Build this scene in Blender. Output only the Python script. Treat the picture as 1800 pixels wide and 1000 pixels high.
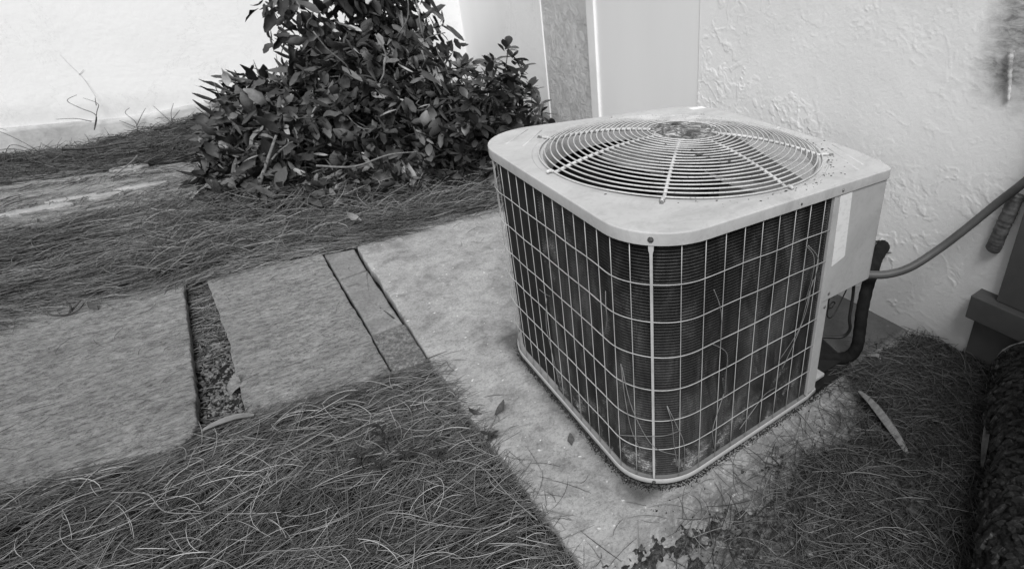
import bpy, bmesh, math, random
import numpy as np
from mathutils import Vector, Matrix, Euler
from math import sin, cos, pi, radians as R_

random.seed(7)
rng = np.random.default_rng(11)
scene = bpy.context.scene
for o in list(bpy.data.objects):
    bpy.data.objects.remove(o)

# ------------------------------------------------------------------ camera
cam_d = bpy.data.cameras.new('camera')
cam = bpy.data.objects.new('camera', cam_d)
scene.collection.objects.link(cam)
CAM = Vector((-0.50312932, -0.74794556, 1.10902439))
rot = Matrix(((0.7441, 0.2624, -0.6144), (-0.6663, 0.3575, -0.6544), (0.0479, 0.8963, 0.4409)))
cam.matrix_world = Matrix.Translation(CAM) @ rot.to_quaternion().to_matrix().to_4x4()
cam_d.sensor_width = 36.0
cam_d.lens = 36.0 * 957.57 / 1800.0
cam_d.shift_x = -(1274.77 - 900.0) / 1800.0
cam_d.shift_y = -(500.0 - 432.06) / 1800.0
cam_d.clip_start = 0.02
cam_d.clip_end = 200
cam_d.dof.use_dof = True
cam_d.dof.focus_distance = 1.25
cam_d.dof.aperture_fstop = 8
scene.camera = cam
scene.render.resolution_x = 1024
scene.render.resolution_y = 568

# ------------------------------------------------------------------ light
SUN_EL, SUN_AZ = R_(50), R_(-119)          # azimuth of the direction towards the light, from +X
w = bpy.data.worlds.new('World'); scene.world = w; w.use_nodes = True
nt = w.node_tree; nt.nodes.clear()
sky = nt.nodes.new('ShaderNodeTexSky'); sky.sky_type = 'NISHITA'; sky.sun_disc = False
sky.sun_elevation = SUN_EL
sky.sun_rotation = pi / 2 - SUN_AZ
bw = nt.nodes.new('ShaderNodeRGBToBW')
bg = nt.nodes.new('ShaderNodeBackground'); bg.inputs[1].default_value = 0.105
wo = nt.nodes.new('ShaderNodeOutputWorld')
nt.links.new(sky.outputs[0], bw.inputs[0]); nt.links.new(bw.outputs[0], bg.inputs[0]); nt.links.new(bg.outputs[0], wo.inputs[0])
sd = bpy.data.lights.new('sun', 'SUN'); sd.energy = 2.9; sd.angle = R_(34); sd.color = (1, 1, 1)
sun = bpy.data.objects.new('sun', sd); scene.collection.objects.link(sun)
dv = Vector((cos(SUN_EL) * cos(SUN_AZ), cos(SUN_EL) * sin(SUN_AZ), sin(SUN_EL)))
sun.rotation_euler = dv.to_track_quat('Z', 'Y').to_euler()
scene.view_settings.view_transform = 'Standard'
scene.view_settings.look = 'None'
scene.view_settings.exposure = 0.34
scene.view_settings.gamma = 1.0
scene.view_settings.use_curve_mapping = False

# ------------------------------------------------------------------ helpers
COL = scene.collection

def tag(o, label=None, cat=None, group=None, kind=None):
    if label: o['label'] = label
    if cat: o['category'] = cat
    if group: o['group'] = group
    if kind: o['kind'] = kind
    return o

def empty(name, loc=(0, 0, 0), label=None, cat=None, group=None):
    o = bpy.data.objects.new(name, None); COL.objects.link(o); o.location = loc
    o.empty_display_size = 0.05
    return tag(o, label, cat, group)

def link(name, me, mat=None, parent=None, smooth=False):
    o = bpy.data.objects.new(name, me); COL.objects.link(o)
    if mat is not None and not me.materials: me.materials.append(mat)
    if smooth:
        me.polygons.foreach_set('use_smooth', [True] * len(me.polygons))
    if parent is not None:
        o.parent = parent
        o.matrix_parent_inverse = Matrix.Translation(parent_world(parent)).inverted()
    return o

def parent_world(p):
    v = Vector(p.location)
    q = p
    while q.parent:
        q = q.parent; v += Vector(q.location) * 0
    return v

def mesh_np(name, V, F):
    """V (n,3), F (m,k) all faces same size"""
    me = bpy.data.meshes.new(name)
    V = np.asarray(V, dtype=np.float32); F = np.asarray(F, dtype=np.int32)
    me.vertices.add(len(V)); me.vertices.foreach_set('co', V.ravel())
    k = F.shape[1]
    me.loops.add(F.size); me.loops.foreach_set('vertex_index', F.ravel())
    me.polygons.add(len(F))
    me.polygons.foreach_set('loop_start', np.arange(0, F.size, k, dtype=np.int32))
    me.polygons.foreach_set('loop_total', np.full(len(F), k, dtype=np.int32))
    me.update(calc_edges=True)
    return me

def tube_np(pts, rad, n=6, cap=True):
    """list of points -> verts, quads"""
    P = [Vector(p) for p in pts]; m = len(P)
    if not hasattr(rad, '__len__'): rad = [rad] * m
    V = []; up = None
    for i in range(m):
        t = (P[min(i + 1, m - 1)] - P[max(i - 1, 0)])
        t = t.normalized() if t.length > 1e-9 else Vector((0, 0, 1))
        if up is None:
            up = t.orthogonal().normalized()
        up = (up - t * up.dot(t)).normalized()
        s = t.cross(up)
        for j in range(n):
            a = 2 * pi * j / n
            V.append(P[i] + (up * cos(a) + s * sin(a)) * rad[i])
    F = []
    for i in range(m - 1):
        for j in range(n):
            F.append((i * n + j, i * n + (j + 1) % n, (i + 1) * n + (j + 1) % n, (i + 1) * n + j))
    return V, F

def rdir0():
    return Vector((random.gauss(0, 1), random.gauss(0, 1), random.gauss(0, 1))).normalized()

class MB:
    def __init__(s): s.V = []; s.F = []
    def add(s, V, F):
        b = len(s.V); s.V += [tuple(v) for v in V]; s.F += [tuple(i + b for i in f) for f in F]; return s
    def tube(s, pts, r, n=6):
        V, F = tube_np(pts, r, n); b = len(V)
        F = list(F) + [tuple(range(n))[::-1], tuple(range(b - n, b))]
        return s.add(V, F)
    def box(s, a, b):
        x0, y0, z0 = a; x1, y1, z1 = b
        V = [(x0, y0, z0), (x1, y0, z0), (x1, y1, z0), (x0, y1, z0), (x0, y0, z1), (x1, y0, z1), (x1, y1, z1), (x0, y1, z1)]
        F = [(0, 3, 2, 1), (4, 5, 6, 7), (0, 1, 5, 4), (1, 2, 6, 5), (2, 3, 7, 6), (3, 0, 4, 7)]
        return s.add(V, F)
    def prism(s, poly, z0, z1):
        n = len(poly)
        V = [(x, y, z0) for x, y in poly] + [(x, y, z1) for x, y in poly]
        F = [tuple(range(n))[::-1], tuple(range(n, 2 * n))] + [(i, (i + 1) % n, n + (i + 1) % n, n + i) for i in range(n)]
        return s.add(V, F)
    def lathe(s, c, prof, n=32, close=False):
        V = []; F = []
        for r, z in prof:
            for j in range(n):
                a = 2 * pi * j / n; V.append((c[0] + r * cos(a), c[1] + r * sin(a), c[2] + z))
        for i in range(len(prof) - 1):
            for j in range(n):
                F.append((i * n + j, i * n + (j + 1) % n, (i + 1) * n + (j + 1) % n, (i + 1) * n + j))
        if close: F.append(tuple(range((len(prof) - 1) * n, len(prof) * n)))
        return s.add(V, F)
    def mesh(s, name):
        me = bpy.data.meshes.new(name); me.from_pydata(s.V, [], s.F); me.update(); return me
    def build(s, name, mat, parent=None, smooth=False, bevel=0, seg=2):
        me = s.mesh(name)
        if bevel:
            bm = bmesh.new(); bm.from_mesh(me)
            bmesh.ops.recalc_face_normals(bm, faces=bm.faces)
            bmesh.ops.bevel(bm, geom=[e for e in bm.edges if e.calc_face_angle(0) > 0.5], offset=bevel, segments=seg, affect='EDGES', profile=0.5)
            bm.to_mesh(me); bm.free()
        return link(name, me, mat, parent, smooth)

# vectorised value noise
_perm = np.random.default_rng(3).integers(0, 2 ** 31, 4096)
_val = np.random.default_rng(4).random(4096)
def vnoise(x, y, seed=0):
    x = np.asarray(x, float); y = np.asarray(y, float)
    xi = np.floor(x).astype(int); yi = np.floor(y).astype(int)
    xf = x - xi; yf = y - yi
    u = xf * xf * (3 - 2 * xf); v = yf * yf * (3 - 2 * yf)
    def h(a, b): return _val[(_perm[(a + seed * 131) & 4095] + b * 7919) & 4095]
    return (h(xi, yi) * (1 - u) + h(xi + 1, yi) * u) * (1 - v) + (h(xi, yi + 1) * (1 - u) + h(xi + 1, yi + 1) * u) * v
def fbm(x, y, seed=0, o=4):
    s = 0; a = 1; t = 0
    for i in range(o):
        s = s + a * vnoise(x * 2 ** i + 17.3 * i, y * 2 ** i - 9.1 * i, seed + i); t += a; a *= .5
    return s / t
def sstep(a, b, x):
    t = np.clip((x - a) / (b - a), 0, 1); return t * t * (3 - 2 * t)

# ------------------------------------------------------------------ materials
class NM:
    def __init__(s, name, rough=0.7, spec=0.3, metal=0.0):
        s.m = bpy.data.materials.new(name); s.m.use_nodes = True
        s.t = s.m.node_tree; s.n = s.t.nodes
        s.b = s.n['Principled BSDF']
        s.b.inputs['Roughness'].default_value = rough
        s.b.inputs['Metallic'].default_value = metal
        s.b.inputs['Specular IOR Level'].default_value = spec
        s.co = s.n.new('ShaderNodeTexCoord').outputs['Object']
    def L(s, a, b): s.t.links.new(a, b)
    def noise(s, scale, detail=4, rough=.55, dist=0.0, vec=None, stretch=None):
        v = vec or s.co
        if stretch:
            mp = s.n.new('ShaderNodeMapping'); mp.inputs['Scale'].default_value = stretch; s.L(v, mp.inputs[0]); v = mp.outputs[0]
        t = s.n.new('ShaderNodeTexNoise'); t.inputs['Scale'].default_value = scale; t.inputs['Detail'].default_value = detail
        t.inputs['Roughness'].default_value = rough; t.inputs['Distortion'].default_value = dist
        s.L(v, t.inputs['Vector']); return t.outputs['Fac']
    def voro(s, scale, feature='F1', stretch=None):
        v = s.co
        if stretch:
            mp = s.n.new('ShaderNodeMapping'); mp.inputs['Scale'].default_value = stretch; s.L(v, mp.inputs[0]); v = mp.outputs[0]
        t = s.n.new('ShaderNodeTexVoronoi'); t.feature = feature; t.inputs['Scale'].default_value = scale; s.L(v, t.inputs['Vector'])
        return t.outputs['Distance']
    def ramp(s, fac, stops):
        r = s.n.new('ShaderNodeValToRGB'); el = r.color_ramp.elements
        while len(el) < len(stops): el.new(0.5)
        for e, (p, g) in zip(el, stops):
            e.position = p; e.color = (g, g, g, 1)
        s.L(fac, r.inputs[0]); return r.outputs[0]
    def math(s, op, a, b=None, clamp=False):
        m = s.n.new('ShaderNodeMath'); m.operation = op; m.use_clamp = clamp
        for i, q in enumerate((a, b)):
            if q is None: continue
            if isinstance(q, (int, float)): m.inputs[i].default_value = q
            else: s.L(q, m.inputs[i])
        return m.outputs[0]
    def mix(s, f, a, b):
        m = s.n.new('ShaderNodeMix'); m.data_type = 'FLOAT'
        for i, q in ((0, f), (2, a), (3, b)):
            if isinstance(q, (int, float)): m.inputs[i].default_value = q
            else: s.L(q, m.inputs[i])
        return m.outputs[0]
    def sep(s, axis):
        x = s.n.new('ShaderNodeSeparateXYZ'); s.L(s.co, x.inputs[0]); return x.outputs[axis]
    def color(s, v):
        if isinstance(v, (int, float)): s.b.inputs['Base Color'].default_value = (v, v, v, 1)
        else: s.L(v, s.b.inputs['Base Color'])
        return s
    def rough(s, v): s.L(v, s.b.inputs['Roughness']); return s
    def bump(s, h, strength=.5, dist=.01, prev=None):
        b = s.n.new('ShaderNodeBump'); b.inputs['Strength'].default_value = strength; b.inputs['Distance'].default_value = dist
        s.L(h, b.inputs['Height'])
        if prev is not None: s.L(prev, b.inputs['Normal'])
        s.L(b.outputs[0], s.b.inputs['Normal']); return b.outputs[0]
    def attr(s, name):
        a = s.n.new('ShaderNodeAttribute'); a.attribute_name = name; return a.outputs['Fac']

def paint(name, base, rough=.42, spec=.4, chips=0.0, dirt=.12):
    m = NM(name, rough, spec)
    d = m.math('MULTIPLY', m.ramp(m.noise(9, 6, .65, .6), [(.3, base * (1 - dirt)), (.6, base)]), m.ramp(m.noise(4, 7, .75, 1.2, None, (1, 1.8, .6)), [(.38, 1 - dirt * 1.2), (.52, 1.0)]))
    d2 = m.ramp(m.noise(60, 3, .6, 1.0), [(.2, .86), (.5, 1.0)])
    c = m.math('MULTIPLY', d, d2)
    if chips:
        k = m.ramp(m.noise(chips, 3, .7, 1.2), [(.60, 0), (.66, 1)])
        c = m.mix(k, c, .07)
    m.color(c)
    m.bump(m.noise(220, 2), .12, .001)
    m.rough(m.ramp(m.noise(14, 4), [(.3, rough - .08), (.7, rough + .15)]))
    return m.m

def make_mats():
    M = {}
    M['lid'] = paint('lid_paint', .50, .42, .4, 0, .13)
    M['metal'] = paint('cabinet_paint', .40, .45, .4, 0, .08)
    M['wire'] = paint('wire_coating', .46, .35, .45, 0, .2)
    M['guard'] = paint('chipped_guard_coating', .56, .4, .4, 240, .2)
    m = NM('sticker_paper', .5); m.color(m.ramp(m.noise(70, 3, .6, 0, None, (1, 1, 2)), [(.35, .60), (.5, .68)])); M['sticker'] = m.m
    # coil
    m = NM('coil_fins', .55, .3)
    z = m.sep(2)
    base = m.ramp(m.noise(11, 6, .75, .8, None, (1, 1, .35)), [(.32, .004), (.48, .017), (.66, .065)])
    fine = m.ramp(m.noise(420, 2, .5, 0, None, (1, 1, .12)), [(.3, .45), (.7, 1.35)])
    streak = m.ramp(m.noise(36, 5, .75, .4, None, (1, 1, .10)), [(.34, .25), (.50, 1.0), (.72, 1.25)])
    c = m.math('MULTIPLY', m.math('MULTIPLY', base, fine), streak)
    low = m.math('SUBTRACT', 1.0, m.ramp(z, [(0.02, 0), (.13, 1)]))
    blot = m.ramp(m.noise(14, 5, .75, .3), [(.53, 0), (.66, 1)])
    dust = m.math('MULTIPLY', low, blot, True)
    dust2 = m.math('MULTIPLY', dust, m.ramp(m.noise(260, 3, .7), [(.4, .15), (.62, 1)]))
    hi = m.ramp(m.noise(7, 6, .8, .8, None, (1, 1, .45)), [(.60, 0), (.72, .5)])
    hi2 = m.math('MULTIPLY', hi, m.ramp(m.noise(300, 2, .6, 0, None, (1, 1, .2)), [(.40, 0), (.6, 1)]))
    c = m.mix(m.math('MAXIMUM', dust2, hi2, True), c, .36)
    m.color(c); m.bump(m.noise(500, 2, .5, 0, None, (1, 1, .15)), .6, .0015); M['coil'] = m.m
    m = NM('dark_interior', .8, .2); m.color(m.ramp(m.noise(20), [(.3, .008), (.7, .02)])); M['dark'] = m.m  # near-black, with the interior's shade put into the colour
    m = NM('fan_blade_metal', .5, .4); m.color(m.ramp(m.noise(16, 5, .6), [(.3, .12), (.7, .20)])); M['blade'] = m.m
    m = NM('shroud_metal', .5, .4); m.color(m.ramp(m.noise(12, 6, .6), [(.3, .22), (.7, .36)])); M['shroud'] = m.m
    m = NM('rusty_hub', .75, .3)
    c = m.ramp(m.noise(38, 5, .7, 1.5), [(.34, .03), (.48, .10), (.54, .26), (.64, .55)]); m.color(c)
    m.bump(m.noise(120, 4), .5, .002); M['rust'] = m.m
    m = NM('screw_metal', .35, .5, .7); m.color(m.ramp(m.noise(200), [(.3, .12), (.7, .4)])); M['screw'] = m.m
    m = NM('dark_screw', .6, .3); m.color(m.ramp(m.noise(300), [(.3, .02), (.7, .09)])); M['dscrew'] = m.m
    # walls
    m = NM('stucco_paint', .75, .25)
    base = m.ramp(m.noise(3.5, 6, .6), [(.3, .78), (.65, .86)])
    yy = m.sep(1); zz = m.sep(2)
    # rough darker patch at the right end, with a ragged outline of its own
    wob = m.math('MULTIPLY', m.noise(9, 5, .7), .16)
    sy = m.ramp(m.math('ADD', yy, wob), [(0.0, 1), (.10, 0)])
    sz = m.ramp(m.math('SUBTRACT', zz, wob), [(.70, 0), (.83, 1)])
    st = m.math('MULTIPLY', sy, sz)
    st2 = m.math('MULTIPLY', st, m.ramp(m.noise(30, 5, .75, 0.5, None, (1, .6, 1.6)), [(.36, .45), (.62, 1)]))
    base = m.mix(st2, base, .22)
    # darker towards the foot of the wall
    low = m.math('MULTIPLY', m.math('SUBTRACT', 1.0, m.ramp(m.math('ADD', zz, wob), [(.0, 0), (.30, 1)])), .5)
    base = m.mix(low, base, .30)
    m.color(base)
    b1 = m.bump(m.noise(55, 6, .65, .4), .35, .004)
    m.bump(m.noise(300, 3, .6), .2, .001, b1); M['stucco'] = m.m
    m = NM('white_wall_paint', .8, .2)
    c = m.ramp(m.noise(1.4, 7, .6), [(.3, .77), (.65, .84)])
    spl = m.ramp(m.math('SUBTRACT', m.sep(2), m.math('MULTIPLY', m.noise(3.2, 8, .75, .5), .30)), [(.0, 1), (.10, 0)])
    c = m.mix(m.math('MULTIPLY', spl, .35), c, .45)
    hair = m.ramp(m.noise(1.1, 9, .72, .5, None, (1.3, 1, .8)), [(.4975, 1), (.4995, .0), (.5005, 0), (.5025, 1)])
    c = m.mix(m.math('MULTIPLY', m.math('SUBTRACT', 1.0, hair), .30), c, .35)
    m.color(c); m.bump(m.noise(24, 7, .65), .35, .008); M['white'] = m.m
    m = NM('smooth_panel_paint', .6, .3)
    m.color(m.ramp(m.noise(2.5, 4, .5, 0, None, (1, 1, .2)), [(.3, .78), (.7, .83)])); m.bump(m.noise(90, 4), .08, .002); M['panel'] = m.m
    m = NM('weathered_plaster', .8, .2)
    m.color(m.ramp(m.noise(5, 8, .72, .4, None, (1, 1, .8)), [(.3, .48), (.5, .62), (.70, .72)]))
    m.bump(m.noise(16, 8, .74, .5, None, (1, 1, .9)), 1, .03); M['plaster'] = m.m
    m = NM('trim_paint', .5, .3); m.color(m.ramp(m.noise(8, 3), [(.3, .74), (.7, .82)])); M['trim'] = m.m
    m = NM('footing_concrete', .85, .2); m.color(m.ramp(m.noise(5, 7, .7, .6), [(.3, .28), (.7, .50)])); m.bump(m.noise(30, 6), .5, .01); M['footing'] = m.m
    m = NM('pier_paint', .6, .3); m.color(m.ramp(m.noise(7, 6, .6), [(.3, .075), (.7, .115)])); m.bump(m.noise(60, 5), .15, .003); M['pier'] = m.m
    # concrete pad
    m = NM('pad_concrete', .85, .2)
    c = m.ramp(m.noise(6, 8, .72, .3), [(.28, .16), (.45, .28), (.62, .36), (.75, .41)])
    sp = m.math('MULTIPLY', m.ramp(m.noise(150, 5, .75), [(.32, .6), (.5, 1.0), (.7, 1.15)]), m.ramp(m.noise(24, 6, .8, .5), [(.34, .70), (.52, 1.04)]))
    c = m.math('MULTIPLY', c, sp)
    wh = m.ramp(m.noise(60, 2, .5), [(.70, 0), (.74, 1)]); c = m.mix(wh, c, .6)
    x = m.sep(0); y = m.sep(1)
    # mottled algae and soil stain towards the right-hand corner
    gx = m.ramp(m.math('ADD', x, m.math('MULTIPLY', m.noise(7, 5, .7), .35)), [(.06, 0), (.24, 1)])
    gy = m.math('SUBTRACT', 1.0, m.ramp(m.math('ADD', y, .5), [(.30, 0), (.56, 1)]))
    g = m.math('MULTIPLY', gx, gy, True)
    spots = m.ramp(m.noise(30, 7, .85, .8), [(.48, 1), (.56, 0)])
    c = m.mix(m.math('MULTIPLY', g, spots, True), c, .035)
    c = m.mix(m.math('MULTIPLY', g, .38), c, .10)
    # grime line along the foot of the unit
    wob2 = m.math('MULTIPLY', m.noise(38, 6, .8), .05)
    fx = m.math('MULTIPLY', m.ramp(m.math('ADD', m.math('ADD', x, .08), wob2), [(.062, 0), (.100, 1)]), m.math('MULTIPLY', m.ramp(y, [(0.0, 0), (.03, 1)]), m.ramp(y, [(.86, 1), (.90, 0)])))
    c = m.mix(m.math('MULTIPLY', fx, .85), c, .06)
    m.color(c)
    b1 = m.bump(m.noise(120, 6, .7), .5, .004); m.bump(m.noise(12, 6, .6), .3, .01, b1); M['pad'] = m.m
    # pavers
    m = NM('slab_concrete', .8, .25)
    c = m.ramp(m.noise(5, 8, .7, .5), [(.3, .38), (.7, .54)])
    stv = (1.0, 1.7, 1)
    c = m.math('MULTIPLY', c, m.math('MULTIPLY', m.ramp(m.noise(40, 8, .8, .5, None, stv), [(.36, .42), (.5, 1.0), (.64, 1.35)]), m.ramp(m.noise(6, 5, .7, 1.0, None, (1, 2.2, 1)), [(.3, .82), (.6, 1.08)])))
    c = m.mix(m.ramp(m.noise(24, 3, .5), [(.71, 0), (.75, .8)]), c, .38)
    ln = m.ramp(m.noise(9, 9, .78, .4, None, (.8, 2.2, 1)), [(.485, 1), (.497, .35), (.503, .35), (.515, 1)])
    pit = m.ramp(m.noise(95, 4, .7, .3, None, (1, 1.6, 1)), [(.33, .35), (.42, 1)])
    c = m.math('MULTIPLY', m.math('MULTIPLY', c, m.ramp(ln, [(.35, .50), (1, 1)])), pit)
    m.color(c)
    b1 = m.bump(m.noise(40, 9, .85, .4, None, (1, 1.35, 1)), 1, .03); m.bump(m.noise(190, 4, .7), .4, .002, b1); M['slab'] = m.m
    m = NM('block_concrete', .85, .2)
    c = m.ramp(m.noise(7, 8, .7, .5), [(.3, .15), (.55, .22), (.7, .29)])
    c = m.math('MULTIPLY', c, m.ramp(m.noise(110, 5, .75), [(.3, .6), (.5, 1.0), (.7, 1.25)]))
    rough_end = m.ramp(m.math('ADD', m.sep(1), m.math('MULTIPLY', m.noise(30, 3), .03)), [(.0, 1), (.02, 1)])
    m.color(c); b1 = m.bump(m.noise(60, 7, .75), .8, .006); M['block'] = m.m
    m = NM('block_aggregate', .85, .2)
    c = m.ramp(m.noise(90, 6, .8), [(.3, .04), (.5, .15), (.68, .36)]); m.color(c); m.bump(m.noise(100, 6, .8), 1, .006); M['aggregate'] = m.m
    # soil
    m = NM('soil', .95, .1)
    c = m.ramp(m.noise(30, 8, .75, .8), [(.3, .012), (.55, .035), (.75, .11)])
    m.color(c); m.bump(m.noise(60, 8, .8), 1, .02); M['soil'] = m.m
    m = NM('gritty_soil', .95, .1)
    m.color(m.ramp(m.noise(60, 8, .85, .4), [(.36, .018), (.48, .06), (.56, .16), (.66, .30)])); m.bump(m.noise(130, 7, .85), 1, .012); M['crumb'] = m.m
    def needle(name, lo, hi):
        m = NM(name, .6, .3); a = m.attr('tone')
        m.color(m.ramp(a, [(0, lo), (.7, (lo + hi) * .5), (1, hi)])); return m.m
    M['needle'] = needle('dry_pine_needles', .022, .40)
    M['needle_top'] = needle('pale_top_needles', .08, .55)
    M['needle_dark'] = needle('darker_pine_needles', .015, .30)  # darker copy of the dry needle tones
    M['needle_pad'] = needle('scattered_pine_needles', .06, .20)
    M['vleaf'] = None
    m = NM('withered_leaf', .6, .35); oi = m.n.new('ShaderNodeObjectInfo'); a = m.attr('tone')
    t = m.math('ADD', m.math('MULTIPLY', oi.outputs['Random'], .999), a)
    t = m.math('FRACT', t)
    m.color(m.math('MULTIPLY', m.ramp(t, [(0, .014), (.50, .042), (.78, .09), (.93, .18), (1, .35)]), m.ramp(m.noise(28, 4), [(.3, .7), (.7, 1.25)])))
    m.bump(m.noise(60, 4), .4, .004); M['vleaf'] = m.m
    m = NM('glossy_leaf', .38, .5); oi = m.n.new('ShaderNodeObjectInfo'); a = m.attr('tone')
    t = m.math('FRACT', m.math('ADD', m.math('MULTIPLY', oi.outputs['Random'], .999), a))
    m.color(m.ramp(t, [(0, .018), (.6, .035), (.9, .06), (1, .12)])); M['gleaf'] = m.m
    m = NM('twig_bark', .8, .2); m.color(m.ramp(m.noise(50, 5, .7), [(.3, .07), (.7, .22)])); M['twig'] = m.m
    m = NM('dark_twig', .8, .2); m.color(m.ramp(m.noise(50, 5, .7), [(.3, .03), (.7, .09)])); M['dtwig'] = m.m
    m = NM('log_bark', .9, .2)
    v = m.noise(34, 6, .75, 1.5)
    c = m.math('MULTIPLY', m.ramp(v, [(.38, .010), (.56, .055)]), m.ramp(m.noise(60, 6, .75), [(.35, .4), (.7, 1.7)])); m.color(c)
    m.bump(m.noise(70, 8, .8), 1, .01); M['bark'] = m.m
    m = NM('bark_plate', .75, .3); m.color(m.ramp(m.noise(55, 5, .75), [(.35, .012), (.55, .04), (.72, .15)])); m.bump(m.noise(160, 5), .6, .003); M['barkplate'] = m.m
    m = NM('pale_sapwood', .8, .2); m.color(m.ramp(m.noise(60, 5), [(.3, .25), (.7, .5)])); M['sapwood'] = m.m
    m = NM('foam_insulation', .9, .12); m.color(m.ramp(m.noise(30, 5), [(.3, .006), (.7, .016)])); m.bump(m.noise(70, 4), .3, .003); M['foam'] = m.m
    m = NM('black_cable', .5, .4); m.color(m.ramp(m.noise(40), [(.3, .008), (.7, .016)])); M['cable'] = m.m
    m = NM('conduit_plastic', .5, .35); m.color(m.ramp(m.noise(14, 5, .6), [(.3, .065), (.7, .10)])); M['conduit'] = m.m
    m = NM('ribbed_fitting', .6, .3); m.color(m.ramp(m.noise(40, 5, .6), [(.3, .06), (.7, .18)])); M['fitting'] = m.m
    m = NM('pale_dry_leaf', .6, .3); m.color(m.ramp(m.noise(30, 5, .6, 0, None, (1, 4, 1)), [(.3, .12), (.7, .24)])); m.bump(m.noise(60, 3, .5, 0, None, (1, 5, 1)), .3, .002); M['pleaf'] = m.m
    m = NM('weed_leaf', .5, .4); m.color(m.ramp(m.noise(30, 3), [(.3, .018), (.7, .04)])); M['weed'] = m.m
    m = NM('mortar', .9, .2); m.color(m.ramp(m.noise(60, 6, .7), [(.3, .35), (.7, .65)])); m.bump(m.noise(90, 6, .8), 1, .006); M['mortar'] = m.m
    return M
M = make_mats()

# ------------------------------------------------------------------ ground
PADZ = -0.03
def ground_h(x, y):
    h = np.full(np.shape(x), -0.078)
    far = sstep(1.85, 2.1, y)
    h = h * (1 - far) + far * -0.052
    h = h + 0.13 * sstep(3.4, 4.45, y) * sstep(-1.45, -.45, x)
    h = h + 0.05 * sstep(2.2, 3.2, y) * sstep(-.9, 0, x)
    h = h + .012 * (fbm(x * 3, y * 3, 5) - .5) + .03 * (fbm(x * 1.1, y * 1.1, 9) - .5) * far
    h = h - .05 * np.exp(-((x + 1.09) ** 2 + (y - .84) ** 2) / .0012)
    return np.minimum(h, np.where((x > -.27) & (y < 2.0), -.075, 9.))
gx = np.concatenate([[-30, -15, -8, -5, -4, -3.4], np.arange(-3, 1.5, .025), [2, 4, 8, 15, 30]])
gy = np.concatenate([[-30, -15, -8, -4, -2], np.arange(-1.4, 4.7, .025), [5, 8, 15, 30]])
GX, GY = np.meshgrid(gx, gy, indexing='ij')
GZ = ground_h(GX, GY)
nx, ny = GX.shape
idx = np.arange(nx * ny).reshape(nx, ny)
F = np.stack([idx[:-1, :-1], idx[1:, :-1], idx[1:, 1:], idx[:-1, 1:]], -1).reshape(-1, 4)
ground = link('ground', mesh_np('ground', np.stack([GX, GY, GZ], -1).reshape(-1, 3), F), M['soil'], None, True)
tag(ground, kind='structure')

def slab_mesh(poly, ztop, zbot, rag=.004, step=.02, seed=0, relief=.0025):
    """ragged-edged slab: polygon outline resampled, rounded edge rings, relief on top"""
    pts = []
    n = len(poly)
    for i in range(n):
        a = np.array(poly[i]); b = np.array(poly[(i + 1) % n]); d = np.linalg.norm(b - a)
        k = max(2, int(d / step))
        for j in range(k): pts.append(a + (b - a) * j / k)
    P = np.array(pts); m = len(P)
    T = np.roll(P, -1, 0) - np.roll(P, 1, 0); T /= np.linalg.norm(T, axis=1)[:, None]
    N = np.stack([T[:, 1], -T[:, 0]], 1)      # outward for CCW
    off = (fbm(P[:, 0] * 22 + seed, P[:, 1] * 22, seed + 2) - .5) * 2 * rag + (vnoise(P[:, 0] * 5 + seed, P[:, 1] * 5, seed) - .5) * rag
    P = P + N * off[:, None]
    c = P.mean(0)
    rings = [(-.002, zbot), (0, ztop - .006), (-.0015, ztop - .002), (-.005, ztop)]
    V = []; F = []
    for o, z in rings:
        for p, q in zip(P, N): V.append((*(p + q * o), z))
    V = list(V)
    for r in range(3):
        for i in range(m): F.append((r * m + i, r * m + (i + 1) % m, (r + 1) * m + (i + 1) % m, (r + 1) * m + i))
    # inner rings towards centre
    K = 14; base = 3 * m
    inner = np.array([V[base + i][:2] for i in range(m)])
    for k in range(1, K):
        f = (1 - k / K) ; f = f
        Q = c + (inner - c) * f
        zz = ztop + (fbm(Q[:, 0] * 6, Q[:, 1] * 14, seed + 7) - .5) * 2 * relief * min(1, k / 2)
        for q, z in zip(Q, zz): V.append((q[0], q[1], z))
        b0 = base if k == 1 else base + (k - 1) * m; b1 = base + k * m
        for i in range(m): F.append((b0 + i, b0 + (i + 1) % m, b1 + (i + 1) % m, b1 + i))
    V.append((c[0], c[1], ztop)); b0 = base + (K - 1) * m
    for i in range(m): F.append((b0 + i, b0 + (i + 1) % m, len(V) - 1))
    me = bpy.data.meshes.new('slab'); me.from_pydata(V, [], F); me.update()
    return me

pad_poly = [(-.190, -1.6), (1.165, -1.6), (1.165, 1.99), (.43, 1.99), (.20, 1.985), (-.06, 1.955), (-.238, 1.90), (-.232, 1.15), (-.222, .53), (-.198, .14)]
pad = link('concrete_pad', slab_mesh(pad_poly, PADZ, -.11, .005, .02, 1, .002), M['pad'], None, True)
tag(pad, kind='structure')

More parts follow.
